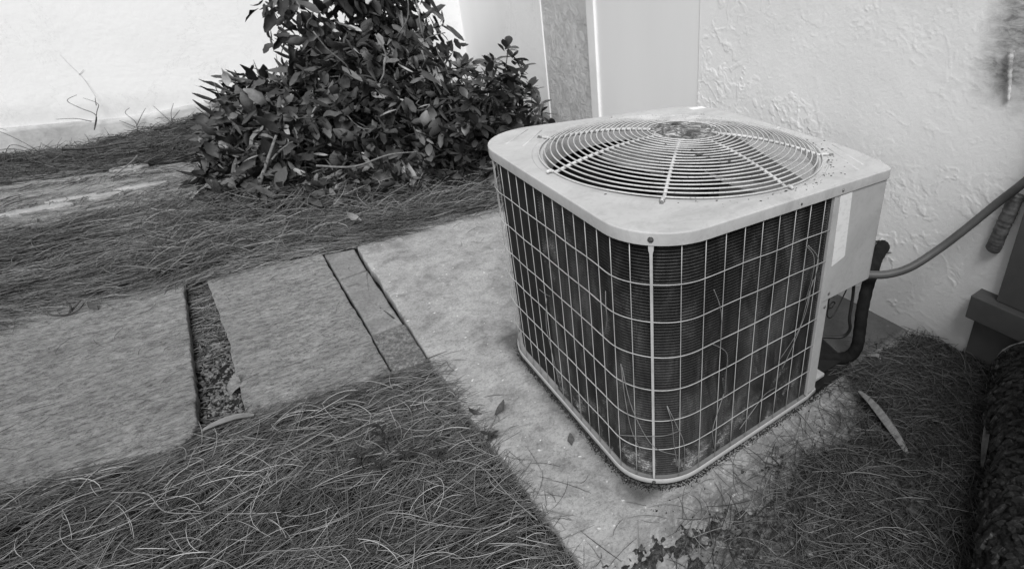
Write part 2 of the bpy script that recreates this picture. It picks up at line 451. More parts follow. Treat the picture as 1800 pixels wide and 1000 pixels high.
path = link('paved_path', MB().prism([(-1.9, .96), (-.25, .93), (-.26, 1.9), (-1.9, 1.96)], -.12, -.066).mesh('path_bed'), M['soil'])
tag(path, kind='structure')
SL = [
    ('paving_slab', [(-.838, .918), (-.800, .934), (-.788, .98), (-.787, 1.108), (-.792, 1.453), (-.801, 1.955), (-1.043, 1.97), (-1.235, 1.97), (-1.75, 1.98), (-1.75, 1.15), (-1.126, 1.005)], 'slab', 11),
    ('paving_slab', [(-.687, .962), (-.522, .926), (-.340, .906), (-.345, 1.137), (-.357, 1.61), (-.364, 1.915), (-.60, 1.93), (-.735, 1.91), (-.70, 1.382)], 'slab', 23),
]
for n_, poly, mt, sd_ in SL:
    a = sum(poly[i][0] * poly[(i + 1) % len(poly)][1] - poly[(i + 1) % len(poly)][0] * poly[i][1] for i in range(len(poly)))
    if a < 0: poly = poly[::-1]
    link(n_, slab_mesh(poly, PADZ, -.085, .005, .02, sd_, .004), M[mt], path, True)
BL = [([(-.351, 1.634), (-.252, 1.659), (-.250, 1.885), (-.359, 1.895)], 'block'),
      ([(-.338, 1.148), (-.243, 1.160), (-.249, 1.640), (-.349, 1.613)], 'block'),
      ([(-.335, .902), (-.236, .893), (-.240, 1.148), (-.341, 1.137)], 'aggregate')]
for i, (poly, mt) in enumerate(BL):
    link('paving_block', slab_mesh(poly, PADZ + .001 * i, -.085, .003, .012, 31 + i, .0015), M[mt], path, True)

# a half-buried older walkway further back
walk = link('old_walkway', slab_mesh([(-2.6, 2.98), (-.70, 3.05), (-.62, 3.72), (-2.6, 3.62)], -.030, -.09, .02, .03, 61, .006), M['slab'], None, True)
tag(walk, kind='structure')

STN = [((-1.304, 3.144), .14, .035, 'long flat pale stone showing through the far needles at the left edge'),
       ((-1.185, 3.245), .10, .030, 'flat pale stone just beyond the long one at the far left'),
       ((-1.067, 3.205), .065, .035, 'small round pale stone in the far needles'),
       ((-1.013, 3.694), .09, .05, 'flat stone near the dark grass strip by the garden wall'),
       ((-.950, 3.296), .11, .030, 'narrow pale stone in the middle of the far needle mat'),
       ((-.800, 3.125), .10, .014, 'thin bright sliver of stone left of the creeper')]
for (cx_, cy_), a_, b_, lb in STN:
    pl = [(cx_ + a_ * cos(q) * random.uniform(.8, 1.1), cy_ + .06 * a_ * cos(q) + b_ * sin(q) * random.uniform(.8, 1.15)) for q in np.arange(12) * 2 * pi / 12]
    o = link('flat_stone', slab_mesh(pl, -.016, -.06, .012, .010, int(cx_ * -100), .003), M['pad'], None, True)
    tag(o, lb, 'stone', 'flat stones among the far needles')

# ------------------------------------------------------------------ walls
WX = 1.16
def stucco_disp(y, z):
    wx = fbm(y * 7, z * 7, 41) * .22; wz = fbm(y * 7 + 9, z * 7, 43) * .22
    big = fbm(y * 2.2, z * 2.2, 57, 3)
    a = fbm((y + wx) * 11, (z + wz) * 14, 45, 6)
    m1 = sstep(.46, .60, fbm(y * 5 + 3, z * 5, 49, 3))
    d = .0015 * sstep(.545, .558, a) * (1 - .75 * sstep(.56, .70, a)) * (.35 + .65 * m1)
    b = fbm((y - wz) * 6.5, (z + wx) * 8, 51, 5)
    gate = sstep(.50, .62, fbm(y * 12, z * 12, 59, 3))
    d = d + .0028 * np.exp(-(np.abs(b - .5) / .0060) ** 1.5) * gate
    c = fbm((y + wz) * 42, (z - wx) * 50, 61, 4)
    d = d + .0012 * sstep(.58, .63, c) * sstep(.50, .62, fbm(y * 6, z * 6, 63, 3))
    d = d * (.45 + .9 * sstep(.36, .56, big)) + .0010 * (fbm(y * 8, z * 8, 67, 3) - .5) * 2
    return d
def wall_grid(y0, y1, z0, z1, st, X, amp=1.0):
    Y = np.arange(y0, y1 + st * .5, st); Z = np.arange(z0, z1 + st * .5, st)
    YY, ZZ = np.meshgrid(Y, Z, indexing='ij')
    D = stucco_disp(YY, ZZ) * amp * .68
    V = np.stack([X - D, YY, ZZ], -1).reshape(-1, 3)
    a, b = YY.shape; I = np.arange(a * b).reshape(a, b)
    F = np.stack([I[:-1, :-1], I[:-1, 1:], I[1:, 1:], I[1:, :-1]], -1).reshape(-1, 4)
    return mesh_np('wall', V, F)
house = empty('house_wall', (WX, 1.2, -.1), 'white stucco house wall behind the air conditioner on the right', 'wall')
def hpart(name, mb, mat, **k): return mb.build(name, mat, house, **k)
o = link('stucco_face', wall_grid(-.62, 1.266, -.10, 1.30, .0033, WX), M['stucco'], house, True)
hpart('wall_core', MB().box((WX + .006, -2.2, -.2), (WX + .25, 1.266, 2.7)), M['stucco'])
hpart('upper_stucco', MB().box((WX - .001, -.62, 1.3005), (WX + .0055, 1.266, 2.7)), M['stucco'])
hpart('smooth_panel', MB().box((WX + .004, 1.274, -.1), (WX + .04, 2.176, 2.7)), M['panel'])
hpart('joint_strip', MB().box((WX + .018, 1.2665, -.1), (WX + .03, 1.2735, 2.7)), M['footing'])
hpart('trim_board', MB().box((WX - .012, 2.178, -.1), (WX + .04, 2.262, 2.7)), M['trim'], bevel=.003)
hpart('plaster_strip', MB().box((WX + .002, 2.264, -.1), (WX + .05, 2.86, 2.7)), M['plaster'])
hpart('wall_section', MB().box((WX - .006, 2.862, -.1), (WX + .05, 3.53, 2.7)), M['white'])
hpart('recessed_section', MB().box((WX + .03, 3.532, -.1), (WX + .06, 4.5, 2.7)), M['panel'])
garden = empty('garden_wall', (-1.2, 4.5, -.1), 'bright white rendered garden wall with a low footing behind the ivy', 'wall')
MB().box((-9, 4.50, -.2), (WX + .3, 4.72, 2.7)).build('rendered_face', M['white'], garden)
# footing with an undulating, cracked top
xs = np.arange(-6, 1.1, .05)
top = .100 + .060 * sstep(-1.1, -.5, xs) + .010 * (fbm(xs * 3, xs * 0, 71) - .5)
fr = 4.455 + .015 * (fbm(xs * 2.2, xs * 0 + 3, 73) - .5)
V = []; F = []
for i, x in enumerate(xs):
    V += [(x, fr[i], -.2), (x, fr[i] - .002, top[i] - .02), (x, fr[i] + .006, top[i] - .003), (x, 4.52, top[i] + .004)]
for i in range(len(xs) - 1):
    for j in range(3): F.append((i * 4 + j, (i + 1) * 4 + j, (i + 1) * 4 + j + 1, i * 4 + j + 1))
link('footing', mesh_np('footing', V, F), M['footing'], garden, True)

pier = empty('wall_pier', (1.1, -.5, -.1), 'dark painted pier with a jutting ledge at the right end of the house wall', 'pier')
MB().box((1.118, -2.2, .250), (WX + .01, -.262, 2.7)).build('shaft', M['pier'], pier, bevel=.003)
MB().box((1.088, -2.2, .168), (WX + .01, -.196, .249)).build('ledge', M['pier'], pier, bevel=.003)
MB().box((1.138, -2.2, -.1), (WX + .01, -.210, .1675)).build('base', M['pier'], pier, bevel=.003)

# ------------------------------------------------------------------ air conditioner
RC = 0.1409; RB = 0.188
def unit_plan(s, off=0.0, yb=.886, xr=.87):
    """position on the grille path at arc length s; 0 = middle of front corner, s<0 left face, s>0 right face.  off = outward offset"""
    h = RC * pi / 4; r = RC + off
    if s > h: return (RC + s - h, -off)
    if s >= -h:
        a = pi * 1.25 + s / RC; return (RC + r * cos(a), RC + r * sin(a))
    t = -h - s; L = yb - RC - RB
    if t < L: return (-off, RC + t)
    t -= L
    if t < RB * pi / 2:
        a = pi - t / RB; return (RB + (RB + off) * cos(a), yb - RB + (RB + off) * sin(a))
    t -= RB * pi / 2
    return (RB + t, yb + off)
SL_END = -(RC * pi / 4 + (.886 - 2 * RC) + RC * pi / 2 + .35)
P_, PR_ = 0.05, 0.05 * 1.0883
s_left = [-(.0437 + k * P_) for k in range(0, 20)]
s_right = [.0591 + k * PR_ for k in range(0, 9)]
VP = .0898; Z6 = .10
ac = empty('air_conditioner', (.43, .44, -.018), 'square cream outdoor air conditioner with wire grille sides and round fan guard on top', 'air conditioner')

def outline(off, n_arc=14):
    """closed CCW body outline (front-right service side chamfered)"""
    pts = []
    def arc(cx, cy, r, a0, a1, n):
        for i in range(n + 1):
            a = a0 + (a1 - a0) * i / n; pts.append((cx + r * cos(a), cy + r * sin(a)))
    arc(RC, RC, RC + off, pi, 1.5 * pi, n_arc)
    for i in range(1, 12): pts.append((RC + (.775 - RC) * i / 12, -off))
    # small bend to the chamfered service side
    pts.append((.782, -off)); pts.append((.792 + off * .4, .002 - off * .85)); pts.append((.800 + off * .7, .010 - off * .6)); pts.append((.822 + off, .05)); pts.append((.850 + off, .16)); pts.append((.860 + off, .26))
    for i in range(1, 8): pts.append((.862 + off, .26 + (.76 - .26) * i / 8))
    arc(.862 - .14, .886 - .14, .14 + off, 0, pi / 2, n_arc)
    for i in range(1, 12): pts.append((.722 - (.722 - RB) * i / 12, .886 + off))
    arc(RB, .886 - RB, RB + off, pi / 2, pi, n_arc)
    for i in range(1, 12): pts.append((-off, .886 - RB - (.886 - RB - RC) * i / 12))
    return pts
# lid
FC = (.436, .446); FR = .393
rings = [(-.004, .6385), (.0075, .6383), (.0086, .6390), (.0088, .6400), (.0090, .6642), (.0084, .6660), (.0070, .6669), (.004, .6672), (-.004, .6673)]
V = []; F = []; m = len(outline(0))
for off, z in rings:
    V += [(x, y, z) for x, y in outline(off)]
orad = outline(0)
for r, z in [(.412, .6675), (.409, .6655), (.405, .6650), (.392, .6650), (.384, .6630), (.378, .655), (.373, .640), (.371, .62), (.372, .600)]:
    for (x, y) in orad:
        a = math.atan2(y - FC[1], x - FC[0]); V.append((FC[0] + r * cos(a), FC[1] + r * sin(a), z))
nr = len(V) // m
for k in range(nr - 1):
    for i in range(m): F.append((k * m + i, k * m + (i + 1) % m, (k + 1) * m + (i + 1) % m, (k + 1) * m + i))
me = bpy.data.meshes.new('lid'); me.from_pydata(V, [], F); me.update()
lid = link('lid', me, M['lid'], ac, True)
me.set_sharp_from_angle(angle=R_(14))
# pressed ribs near two corners
def rib(x0, y0, x1, y1):
    d = Vector((x1 - x0, y1 - y0, 0)); n_ = Vector((-d.y, d.x, 0)).normalized() * .004; z = .6672
    a, b = Vector((x0, y0, z)), Vector((x1, y1, z)); h = Vector((0, 0, .0008))
    V = [a - n_, a + h, a + n_, b - n_, b + h, b + n_]
    mb = MB(); mb.add(V, [(0, 1, 4, 3), (1, 2, 5, 4), (0, 2, 1), (3, 4, 5)]); return mb
for q in ((.075, .70, .19, .83), (.045, .745, .16, .86), (.755, .055, .845, .235), (.705, .035, .800, .215)):
    rib(*q).build('pressed_rib', M['lid'], lid, True)
MB().box((.770, .820, .6678), (.835, .850, .6684)).build('lid_sticker', M['trim'], lid)
def screw(name, p, n_, r, mat, par, washer=True):
    n_ = Vector(n_).normalized(); q = n_.to_track_quat('Z', 'Y').to_matrix()
    mb = MB()
    prof = ([(r * 1.5, 0), (r * 1.5, .0012), (r * 1.05, .0015)] if washer else []) + [(r, 0 if not washer else .0015), (r, r * .7), (r * .55, r * 1.0), (.0004, r * 1.0)]
    mb.lathe((0, 0, 0), prof, 10)
    mb.V = [tuple(Vector(p) + q @ Vector(v)) for v in mb.V]
    return mb.build(name, mat, par)
c45 = unit_plan(0, .0088)
screw('screw', (c45[0], c45[1], .652), (-1, -1, 0), .0042, M['dscrew'], lid)
MB().lathe((0, 0, 0), [(.0035, 0), (.0035, .0006), (.0001, .0007)], 10)
screw('screw', (.425, -.0086, .650), (0, -1, 0), .0028, M['dscrew'], lid, False)
screw('screw', (.582, -.0086, .6505), (0, -1, .2), .0030, M['screw'], lid)
# dirt flecks on the lid round the guard
dm = MB()
for i in range(85):
    a = R_(random.gauss(-70, 24)); r = random.uniform(.402, .432) if i < 70 else random.uniform(.40, .47)
    x = FC[0] + r * cos(a); y = FC[1] + r * sin(a); s = random.uniform(.0008, .0032) * (1 if i % 5 else 1.5)
    if y < .004 or x < .01: continue
    k = 5; ph = random.random() * 6
    ring = [(x + s * random.uniform(.5, 1.3) * cos(ph + j * 2 * pi / k) * 1.4, y + s * random.uniform(.5, 1.3) * sin(ph + j * 2 * pi / k), .6676) for j in range(k)]
    dm.add(ring + [(x, y, .6676 + s * .5)], [(j, (j + 1) % k, k) for j in range(k)])
tag(dm.build('dirt_flecks', M['dscrew'], lid), kind='stuff')

# fan guard
def dome(r): return .6690 + .050 * (1 - ((r - .08) / (FR - .08)) ** 2) if r > .08 else .719
guard = empty('fan_guard', (FC[0], FC[1], .67)); guard.parent = ac; guard.matrix_parent_inverse = Matrix.Translation(ac.location).inverted()
NR = 20
for i in range(NR):
    r = .103 + (FR - .103) * i / (NR - 1); n_ = 96
    pts = [(FC[0] + r * cos(2 * pi * j / n_), FC[1] + r * sin(2 * pi * j / n_), dome(r) + .0012 + .0006 * sin(7 * j / n_ * 6.28 + i)) for j in range(n_)]
    V = []; F = []
    rr = .0021
    for j in range(n_):
        a = 2 * pi * j / n_; u = Vector((cos(a), sin(a), 0)); p = Vector(pts[j])
        for k in range(6):
            b = 2 * pi * k / 6; V.append(p + (u * cos(b) + Vector((0, 0, 1)) * sin(b)) * rr)
    for j in range(n_):
        for k in range(6): F.append((j * 6 + k, j * 6 + (k + 1) % 6, ((j + 1) % n_) * 6 + (k + 1) % 6, ((j + 1) % n_) * 6 + k))
    link('guard_ring', mesh_np('ring', V, F), M['guard'], guard, True)
for ang in (-134.4, 178.6, 132.8, -88.9, -42, 88, 43, 1):
    a = R_(ang); diag = abs(abs((ang % 90) - 45)) < 10; ca, sa = cos(a), sin(a)
    rs = np.linspace(.085, .388, 14); pts = [(FC[0] + r * ca, FC[1] + r * sa, dome(r) - .0045) for r in rs]
    if diag: pts += [(FC[0] + r * ca, FC[1] + r * sa, z) for r, z in ((.400, .6705), (.414, .6705), (.421, .6700))]
    else: pts += [(FC[0] + r * ca, FC[1] + r * sa, z) for r, z in ((.398, .6730), (.405, .6715), (.409, .669))]
    sp = MB().tube(pts, .0046, 8)
    spk = sp.build('spoke', M['guard'], guard, True)
    if diag:
        x, y = FC[0] + .421 * ca, FC[1] + .421 * sa
        mb = MB().box((-.008, -.0045, 0), (.008, .0045, .0022)); mb.box((-.006, -.0065, .0022), (-.001, .0065, .0062)); mb.lathe((.003, 0, .002), [(.0038, 0), (.0038, .003), (.0015, .0045), (.0002, .0045)], 8)
        mb.V = [(x + vx * ca - vy * sa, y + vx * sa + vy * ca, .6674 + vz) for vx, vy, vz in mb.V]
        mb.build('clip', M['screw'], spk)
hub = MB().lathe((FC[0], FC[1], 0), [(.093, .7125), (.0955, .7155), (.094, .7195), (.086, .7200), (.083, .7185), (.060, .7198), (.030, .7215), (.0005, .722)], 48).build('hub_plate', M['rust'], guard, True)
for k in range(4):
    a = R_(-100 + 90 * k) ; x, y = FC[0] + .062 * cos(a), FC[1] + .062 * sin(a)
    MB().lathe((x, y, .7190), [(.010, 0), (.010, .0015), (.0062, .0018), (.006, .006), (.0035, .0075), (.0002, .0075)], 8).build('bolt', M['screw'] if k in (0, 1, 3) else M['dscrew'], hub)
# bits of leaf caught on the guard
lf = MB()
for (a, r, L, w_) in ((-118, .215, .030, .011), (-113, .235, .022, .009), (-122, .19, .012, .006), (-103, .262, .016, .006), (-66, .19, .014, .005), (-108, .255, .014, .006), (-145, .16, .010, .005), (-116, .255, .012, .006), (-50, .30, .012, .006)):
    a = R_(a); x, y = FC[0] + r * cos(a), FC[1] + r * sin(a); z = dome(r) + .0042; t = a + pi / 2 + random.uniform(-.4, .4)
    d = Vector((cos(t), sin(t), 0)); n_ = Vector((-d.y, d.x, 0)); c = Vector((x, y, z))
    lf.add([c - d * L / 2, c - n_ * w_ / 2 + Vector((0, 0, .001)), c + d * L / 2, c + n_ * w_ / 2 + Vector((0, 0, .002)), c + Vector((0, 0, .003))], [(0, 1, 4), (1, 2, 4), (2, 3, 4), (3, 0, 4)])
o = lf.build('leaf_scraps', M['dscrew'], ac); tag(o, kind='stuff')

# fan, motor, interior
fan = MB().lathe((FC[0], FC[1], 0), [(.0005, .640), (.05, .640), (.056, .632), (.056, .585), (.03, .58)], 32).build('fan', M['dark'], ac, True)
for k, ca_ in enumerate((-74, 62)):
    V = []; F = []; na, nrad = 14, 10
    for i in range(na + 1):
        for j in range(nrad + 1):
            r = .05 + (.355 - .05) * j / nrad
            f = i / na - .5; width = R_(54 + 12 * sin(pi * j / nrad)); a = R_(ca_) + f * width + .25 * (j / nrad)
            z = .598 - f * (.085 - .02 * j / nrad) + .008 * cos(f * pi)
            V.append((FC[0] + r * cos(a), FC[1] + r * sin(a), z))
    for i in range(na):
        for j in range(nrad):
            q = i * (nrad + 1) + j; F.append((q, q + 1, q + nrad + 2, q + nrad + 1))
    link('fan_blade', mesh_np('blade', V, F), M['blade'], fan, True)
MB().lathe((FC[0], FC[1], 0), [(.075, .30), (.078, .32), (.078, .54), (.06, .56), (.02, .575)], 32).build('motor', M['dark'], ac, True)

# coil: ribbed wall following the grille path
nz = 86; pitch = .6375 / nz
zs = []; dz = []
for i in range(nz):
    for t, d in ((0, -.012), (.32, -.011), (.45, 0), (.60, .0006), (.74, 0), (.87, -.011)):
        zs.append(.001 + (i + t) * pitch); dz.append(d)
def coil_mesh(s0, s1, inset=.0055, flat=False):
    n_ = max(8, int((s1 - s0) / .010)); S = np.linspace(s0, s1, n_)
    V = []
    for s in S:
        wob = .0014 * float(fbm(np.array(s * 40), np.array(1.0), 81))
        for z, d in zip(zs, dz):
            x, y = unit_plan(s, -inset + (0 if flat else d) + wob); V.append((x, y, z))
    k = len(zs); I = np.arange(n_ * k).reshape(n_, k)
    F = np.stack([I[:-1, :-1], I[1:, :-1], I[1:, 1:], I[:-1, 1:]], -1).reshape(-1, 4)
    return mesh_np('coil', V, F)
sC = -(.0437 + 8 * P_) - .002
s_edge = RC * pi / 4 + (.5625 - RC)
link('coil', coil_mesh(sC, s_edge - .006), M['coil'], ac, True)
link('dark_coil_section', coil_mesh(SL_END, sC - .003, .012, True), M['dark'], ac, True)  # smooth near-black section continuing the coil past its ribs
# near-black drum added to stand for the shade inside the case
mb = MB().lathe((FC[0], FC[1], 0), [(.30, .004), (.39, .02), (.40, .3), (.40, .60)], 40); mb.build('dark_drum', M['dark'], ac, True)
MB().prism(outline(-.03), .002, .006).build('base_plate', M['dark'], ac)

# base pan
pr = [(-.030, -.003), (.0030, -.003), (.0040, .0005), (.0062, .0008), (.0068, .0), (.0070, -.0125), (.0055, -.0140), (-.02, -.0142)]
def low_outline(off):
    pts = []
    for (x, y) in outline(off): pts.append((x, y))
    return pts
def chamfer_low(pts, off):
    """cut the lower service corner: from (.605,0) to (.80,.30)"""
    out = []
    for x, y in pts:
        a = Vector((.600, 0)); b = Vector((.790, .300)); d = (b - a).normalized(); n_ = Vector((d.y, -d.x))
        q = Vector((x, y)) - a; dist = q.dot(n_)
        if dist > off: x, y = Vector((x, y)) - n_ * (dist - off)
        out.append((x, y))
    return out
V = []
for off, z in pr: V += [(x, y, z) for x, y in chamfer_low(outline(off), off)]
F = [(k * m + i, k * m + (i + 1) % m, (k + 1) * m + (i + 1) % m, (k + 1) * m + i) for k in range(len(pr) - 1) for i in range(m)]
me = bpy.data.meshes.new('pan'); me.from_pydata(V, [], [f[::-1] for f in F]); me.update()
pan = link('base_pan', me, M['metal'], ac, True)
screw('screw', (unit_plan(0, .008)[0], unit_plan(0, .008)[1], -.0065), (-1, -1, 0), .0032, M['dscrew'], pan)
for x, y in ((.09, .09), (.75, .75), (.09, .80), (.55, .08)):
    MB().box((x - .03, y - .03, -.031), (x + .03, y + .03, -.0172)).build('foot', M['dark'], pan)

# service side: cover box above, post and recessed wall below
up = [(.5665, -.0045), (.782, -.0045), (.792, -.002), (.800, .006), (.822, .05), (.850, .16), (.860, .26), (.860, .74), (.80, .74), (.5665, .06)]
MB().prism(up, .325, .6380).build('service_cover', M['metal'], ac, bevel=.0025)
post = MB().prism([(.5655, -.0010), (.6020, -.0010), (.6050, .012), (.6050, .03), (.5655, .03)], .0015, .3245).build('corner_post', M['metal'], ac, bevel=.002)
MB().prism([(.595, .032), (.607, .032), (.795, .300), (.850, .40), (.855, .74), (.83, .74), (.78, .34)], .002, .3248).build('recessed_side', M['metal'], ac)
MB().box((.5575, -.006, .002), (.5655, .004, .6370)).build('grille_edge', M['metal'], ac, bevel=.001)
cover = [c for c in ac.children if c.name.startswith('service_cover')][0]
mbs = MB(); mbs.add([(.579, -.0052, .6340), (.628, -.0052, .6355), (.640, -.0052, .450), (.637, -.0052, .446), (.5855, -.0052, .432)] + [(.579, -.0062, .6340), (.628, -.0062, .6355), (.640, -.0062, .450), (.637, -.0062, .446), (.5855, -.0062, .432)], [(0, 1, 2, 3, 4), (9, 8, 7, 6, 5), (0, 5, 6, 1), (1, 6, 7, 2), (2, 7, 8, 3), (3, 8, 9, 4), (4, 9, 5, 0)])
mbs.build('paper_sticker', M['sticker'], cover)
screw('screw', (.594, -.0045, .345), (0, -1, 0), .0034, M['screw'], cover)
screw('screw', (.589, -.0010, .302), (0, -1, 0), .0034, M['screw'], post)
# valve lumps in the recess
MB().tube([(.655, .085, .002), (.655, .085, .05)], .016, 10).build('valve', M['dark'], ac, True)
MB().box((.625, .02, .0), (.675, .075, .012)).build('valve_bracket', M['metal'], ac, bevel=.002)

# grille wires
ZT = .6378; ZB = .0012
def wirepath(ss, z, off=0.003): return [(*unit_plan(s, off), z) for s in ss]
def bentwire(s, w0=0):
    j = random.uniform(-.0012, .0012)
    pts = []
    for i in range(9):
        z = ZB + (ZT - ZB) * i / 8; a = j * sin(pi * i / 8) + w0 * sin(pi * i / 8 * 1.7 + s * 9)
        pts.append((*unit_plan(s + a, .003), z))
    return pts
base_wire = None
for s in s_left + s_right:
    wob = .004 if s < -.70 else .0005
    MB().tube(bentwire(s, wob), .00095, 6).build('upright_wire', M['wire'], ac, True)
for r in range(1, 7):
    z = Z6 + (6 - r) * VP
    sL = np.concatenate([np.linspace(SL_END + .02, -(RC * pi / 4 + .886 - 2 * RC), 30)[:-1], np.linspace(-(RC * pi / 4 + .886 - 2 * RC), -RC * pi / 4, 14)[:-1], np.linspace(-RC * pi / 4, RC * pi / 4, 18)[:-1], np.linspace(RC * pi / 4, s_edge + .001, 12)])
    pts = []
    for s in sL:
        dzz = .0010 * sin(s * 31 + r) + (.004 * sin(s * 60) * float(s < -.75))
        pts.append((*unit_plan(s, .0052 + .0004 * sin(s * 43)), z + dzz))
    MB().tube(pts, .0011, 6).build('cross_wire', M['wire'], ac, True)
p0 = unit_plan(0, .004)
mb = MB(); dx = Vector((.7071, -.7071, 0)); nn = Vector((-.7071, -.7071, 0)); c = Vector((p0[0], p0[1], 0))
def strip(zs_, ws):
    V = []; F = []
    for z, w_ in zip(zs_, ws):
        for sgn, o_ in ((-1, 0), (-1, .0026), (1, .0026), (1, 0)):
            V.append(c + dx * sgn * w_ + nn * o_ + Vector((0, 0, z)))
    for i in range(len(zs_) - 1):
        for j in range(4): F.append((i * 4 + j, i * 4 + (j + 1) % 4, i * 4 + 4 + (j + 1) % 4, i * 4 + 4 + j))
    return V, F
mb.add(*strip([.004, .06, .60, .620, .628, .6378], [.0024, .0028, .0030, .0032, .0052, .0055]))
mb.build('corner_strip', M['wire'], ac)

# ------------------------------------------------------------------ pipes and cables
def smooth_path(pts, n=8):
    P = [Vector(p) for p in pts]; out = []
    for i in range(len(P) - 1):
        p0 = P[max(i - 1, 0)]; p1 = P[i]; p2 = P[i + 1]; p3 = P[min(i + 2, len(P) - 1)]
        for k in range(n):
            t = k / n
            out.append(.5 * ((2 * p1) + (p2 - p0) * t + (2 * p0 - 5 * p1 + 4 * p2 - p3) * t * t + (3 * p1 - p0 - 3 * p2 + p3) * t ** 3))
    out.append(P[-1]); return out
pp = smooth_path([(1.175, .182, .243), (1.12, .158, .262), (1.03, .122, .262), (.94, .075, .262), (.875, .045, .235), (.845, .030, .17), (.832, .018, .11), (.820, .010, .055), (.805, .022, .015), (.775, .055, -.002), (.72, .105, .000), (.67, .135, .004)], 8)
pipe = MB().tube(pp, [.0265 - .006 * min(1, i / 30) + .0006 * sin(i * 1.7) for i in range(len(pp))], 14).build('insulated_pipe', M['foam'], None, True)
tag(pipe, 'thick black foam-insulated pipe bending from the wall hole down behind the unit', 'pipe')
cp = smooth_path([(.84, .026, .307), (.88, -.013, .313), (.94, -.051, .334), (1.01, -.094, .393), (1.06, -.141, .470), (1.09, -.191, .554), (1.09, -.243, .631), (1.09, -.299, .719)], 8)
cp = [Vector((.80, .05, .305))] + cp
# re-aim: keep the conduit on its measured line
cond = MB().tube(cp, .0128, 14).build('conduit', M['conduit'], None, True)
tag(cond, 'grey flexible conduit sweeping up from the unit to the right edge', 'conduit')
c1 = smooth_path([(.80, .06, .33), (.806, .05, .25), (.795, .04, .16), (.80, .035, .115), (.785, .05, .085), (.74, .085, .085), (.68, .13, .085)], 8)
tag(MB().tube(c1, .0052, 8).build('black_tube', M['cable'], None, True), 'thin black tube running down beside the insulated pipe into the unit', 'tube')
c2 = smooth_path([(.655, .03, .330), (.648, .03, .305), (.665, .03, .290), (.678, .03, .296), (.668, .03, .300), (.650, .03, .288), (.655, .03, .258), (.672, .03, .252), (.684, .03, .262), (.672, .03, .270), (.655, .03, .258), (.654, .03, .232), (.672, .03, .215), (.695, .03, .228), (.725, .03, .275), (.755, .03, .330)], 6)
tag(MB().tube(c2, .0022, 6).build('curled_cable', M['cable'], None, True), 'thin curled black cable looping below the service cover', 'cable')
# broken mortar ring round the wall hole
ring = MB(); k = 18
V = []; F = []
for i in range(k):
    a = 2 * pi * i / k; r0 = .026; r1 = .026 + random.uniform(.004, .016) * (1.4 if .3 < a < 3.4 else .6)
    V += [(WX - .001, .182 + r0 * cos(a), .243 + r0 * sin(a)), (WX - .008 - random.uniform(0, .006), .182 + (r0 + r1) / 2 * cos(a), .243 + (r0 + r1) / 2 * sin(a)), (WX - .001, .182 + r1 * cos(a), .243 + r1 * sin(a))]
for i in range(k):
    j = (i + 1) % k
    F += [(i * 3, j * 3, j * 3 + 1, i * 3 + 1), (i * 3 + 1, j * 3 + 1, j * 3 + 2, i * 3 + 2)]
ring.add(V, F).build('hole_mortar', M['mortar'], house)
# ribbed fitting by the pier
rp = smooth_path([(1.145, -.222, .585), (1.142, -.218, .53), (1.142, -.210, .47), (1.146, -.203, .415), (1.150, -.198, .395)], 12)
rr = [.020 + .003 * abs(sin(i * 1.15)) + random.uniform(-.001, .001) for i in range(len(rp))]
rr[-1] = .004; rr[-2] = .011
tag(MB().tube(rp, rr, 14).build('ribbed_fitting', M['fitting'], None, True), 'ribbed hanging fitting on the wall below the conduit beside the pier', 'fitting')
dp = smooth_path([(1.150, -.098, .965), (1.149, -.105, .925), (1.150, -.116, .88), (1.153, -.124, .835)], 8)
tag(MB().tube(dp, [.009 - .0002 * i + .0012 * sin(i * 2.1) for i in range(len(dp))], 10).build('crumbling_spout', M['stucco'], None, True), 'short crusty spout stub high on the wall near the right edge', 'spout')

# ------------------------------------------------------------------ log
ax0 = Vector((1.095, -.440, .082)); ax1 = Vector((.10, -.830, .082)); dl = (ax1 - ax0); Ll = dl.length; dl.normalize()
side = Vector((dl.y, -dl.x, 0)); upv = Vector((0, 0, 1))
nu, nv = 230, 150
U, Vv = np.meshgrid(np.linspace(0, 1, nu), np.arange(nv) / nv * 2 * pi, indexing='ij')
def lograd(u, a): return .102 + .050 * (fbm(u * 9, np.cos(a) * 1.3 + np.sin(a) * .7 + 4, 91, 3) - .5)
rad = lograd(U, Vv)
cell = np.abs(fbm(U * 26 + 3, np.cos(Vv) * 9 + np.sin(Vv) * 7, 93, 3) - .5)
cell2 = np.abs(fbm(U * 40, np.sin(Vv) * 11 - np.cos(Vv) * 6, 95, 3) - .5)
rad = rad + .006 * sstep(0, .05, cell) + .006 * sstep(0, .05, cell2) + .016 * (fbm(U * 90, Vv * 14, 97, 3) - .5)
rad[0] *= .93
P = (np.array(ax0)[None, None] + U[..., None] * Ll * np.array(dl) + rad[..., None] * (np.cos(Vv)[..., None] * np.array(side) + np.sin(Vv)[..., None] * np.array(upv)))
I = np.arange(nu * nv).reshape(nu, nv)
F = np.stack([I[:-1], I[1:], np.roll(I, -1, 1)[1:], np.roll(I, -1, 1)[:-1]], -1).reshape(-1, 4)
log = empty('fallen_log', (.6, -.63, -.03), 'rough dark bark log lying at the right edge of the needle litter', 'log')
link('bark', mesh_np('bark', P.reshape(-1, 3), F), M['bark'], log, True)
plates = MB()
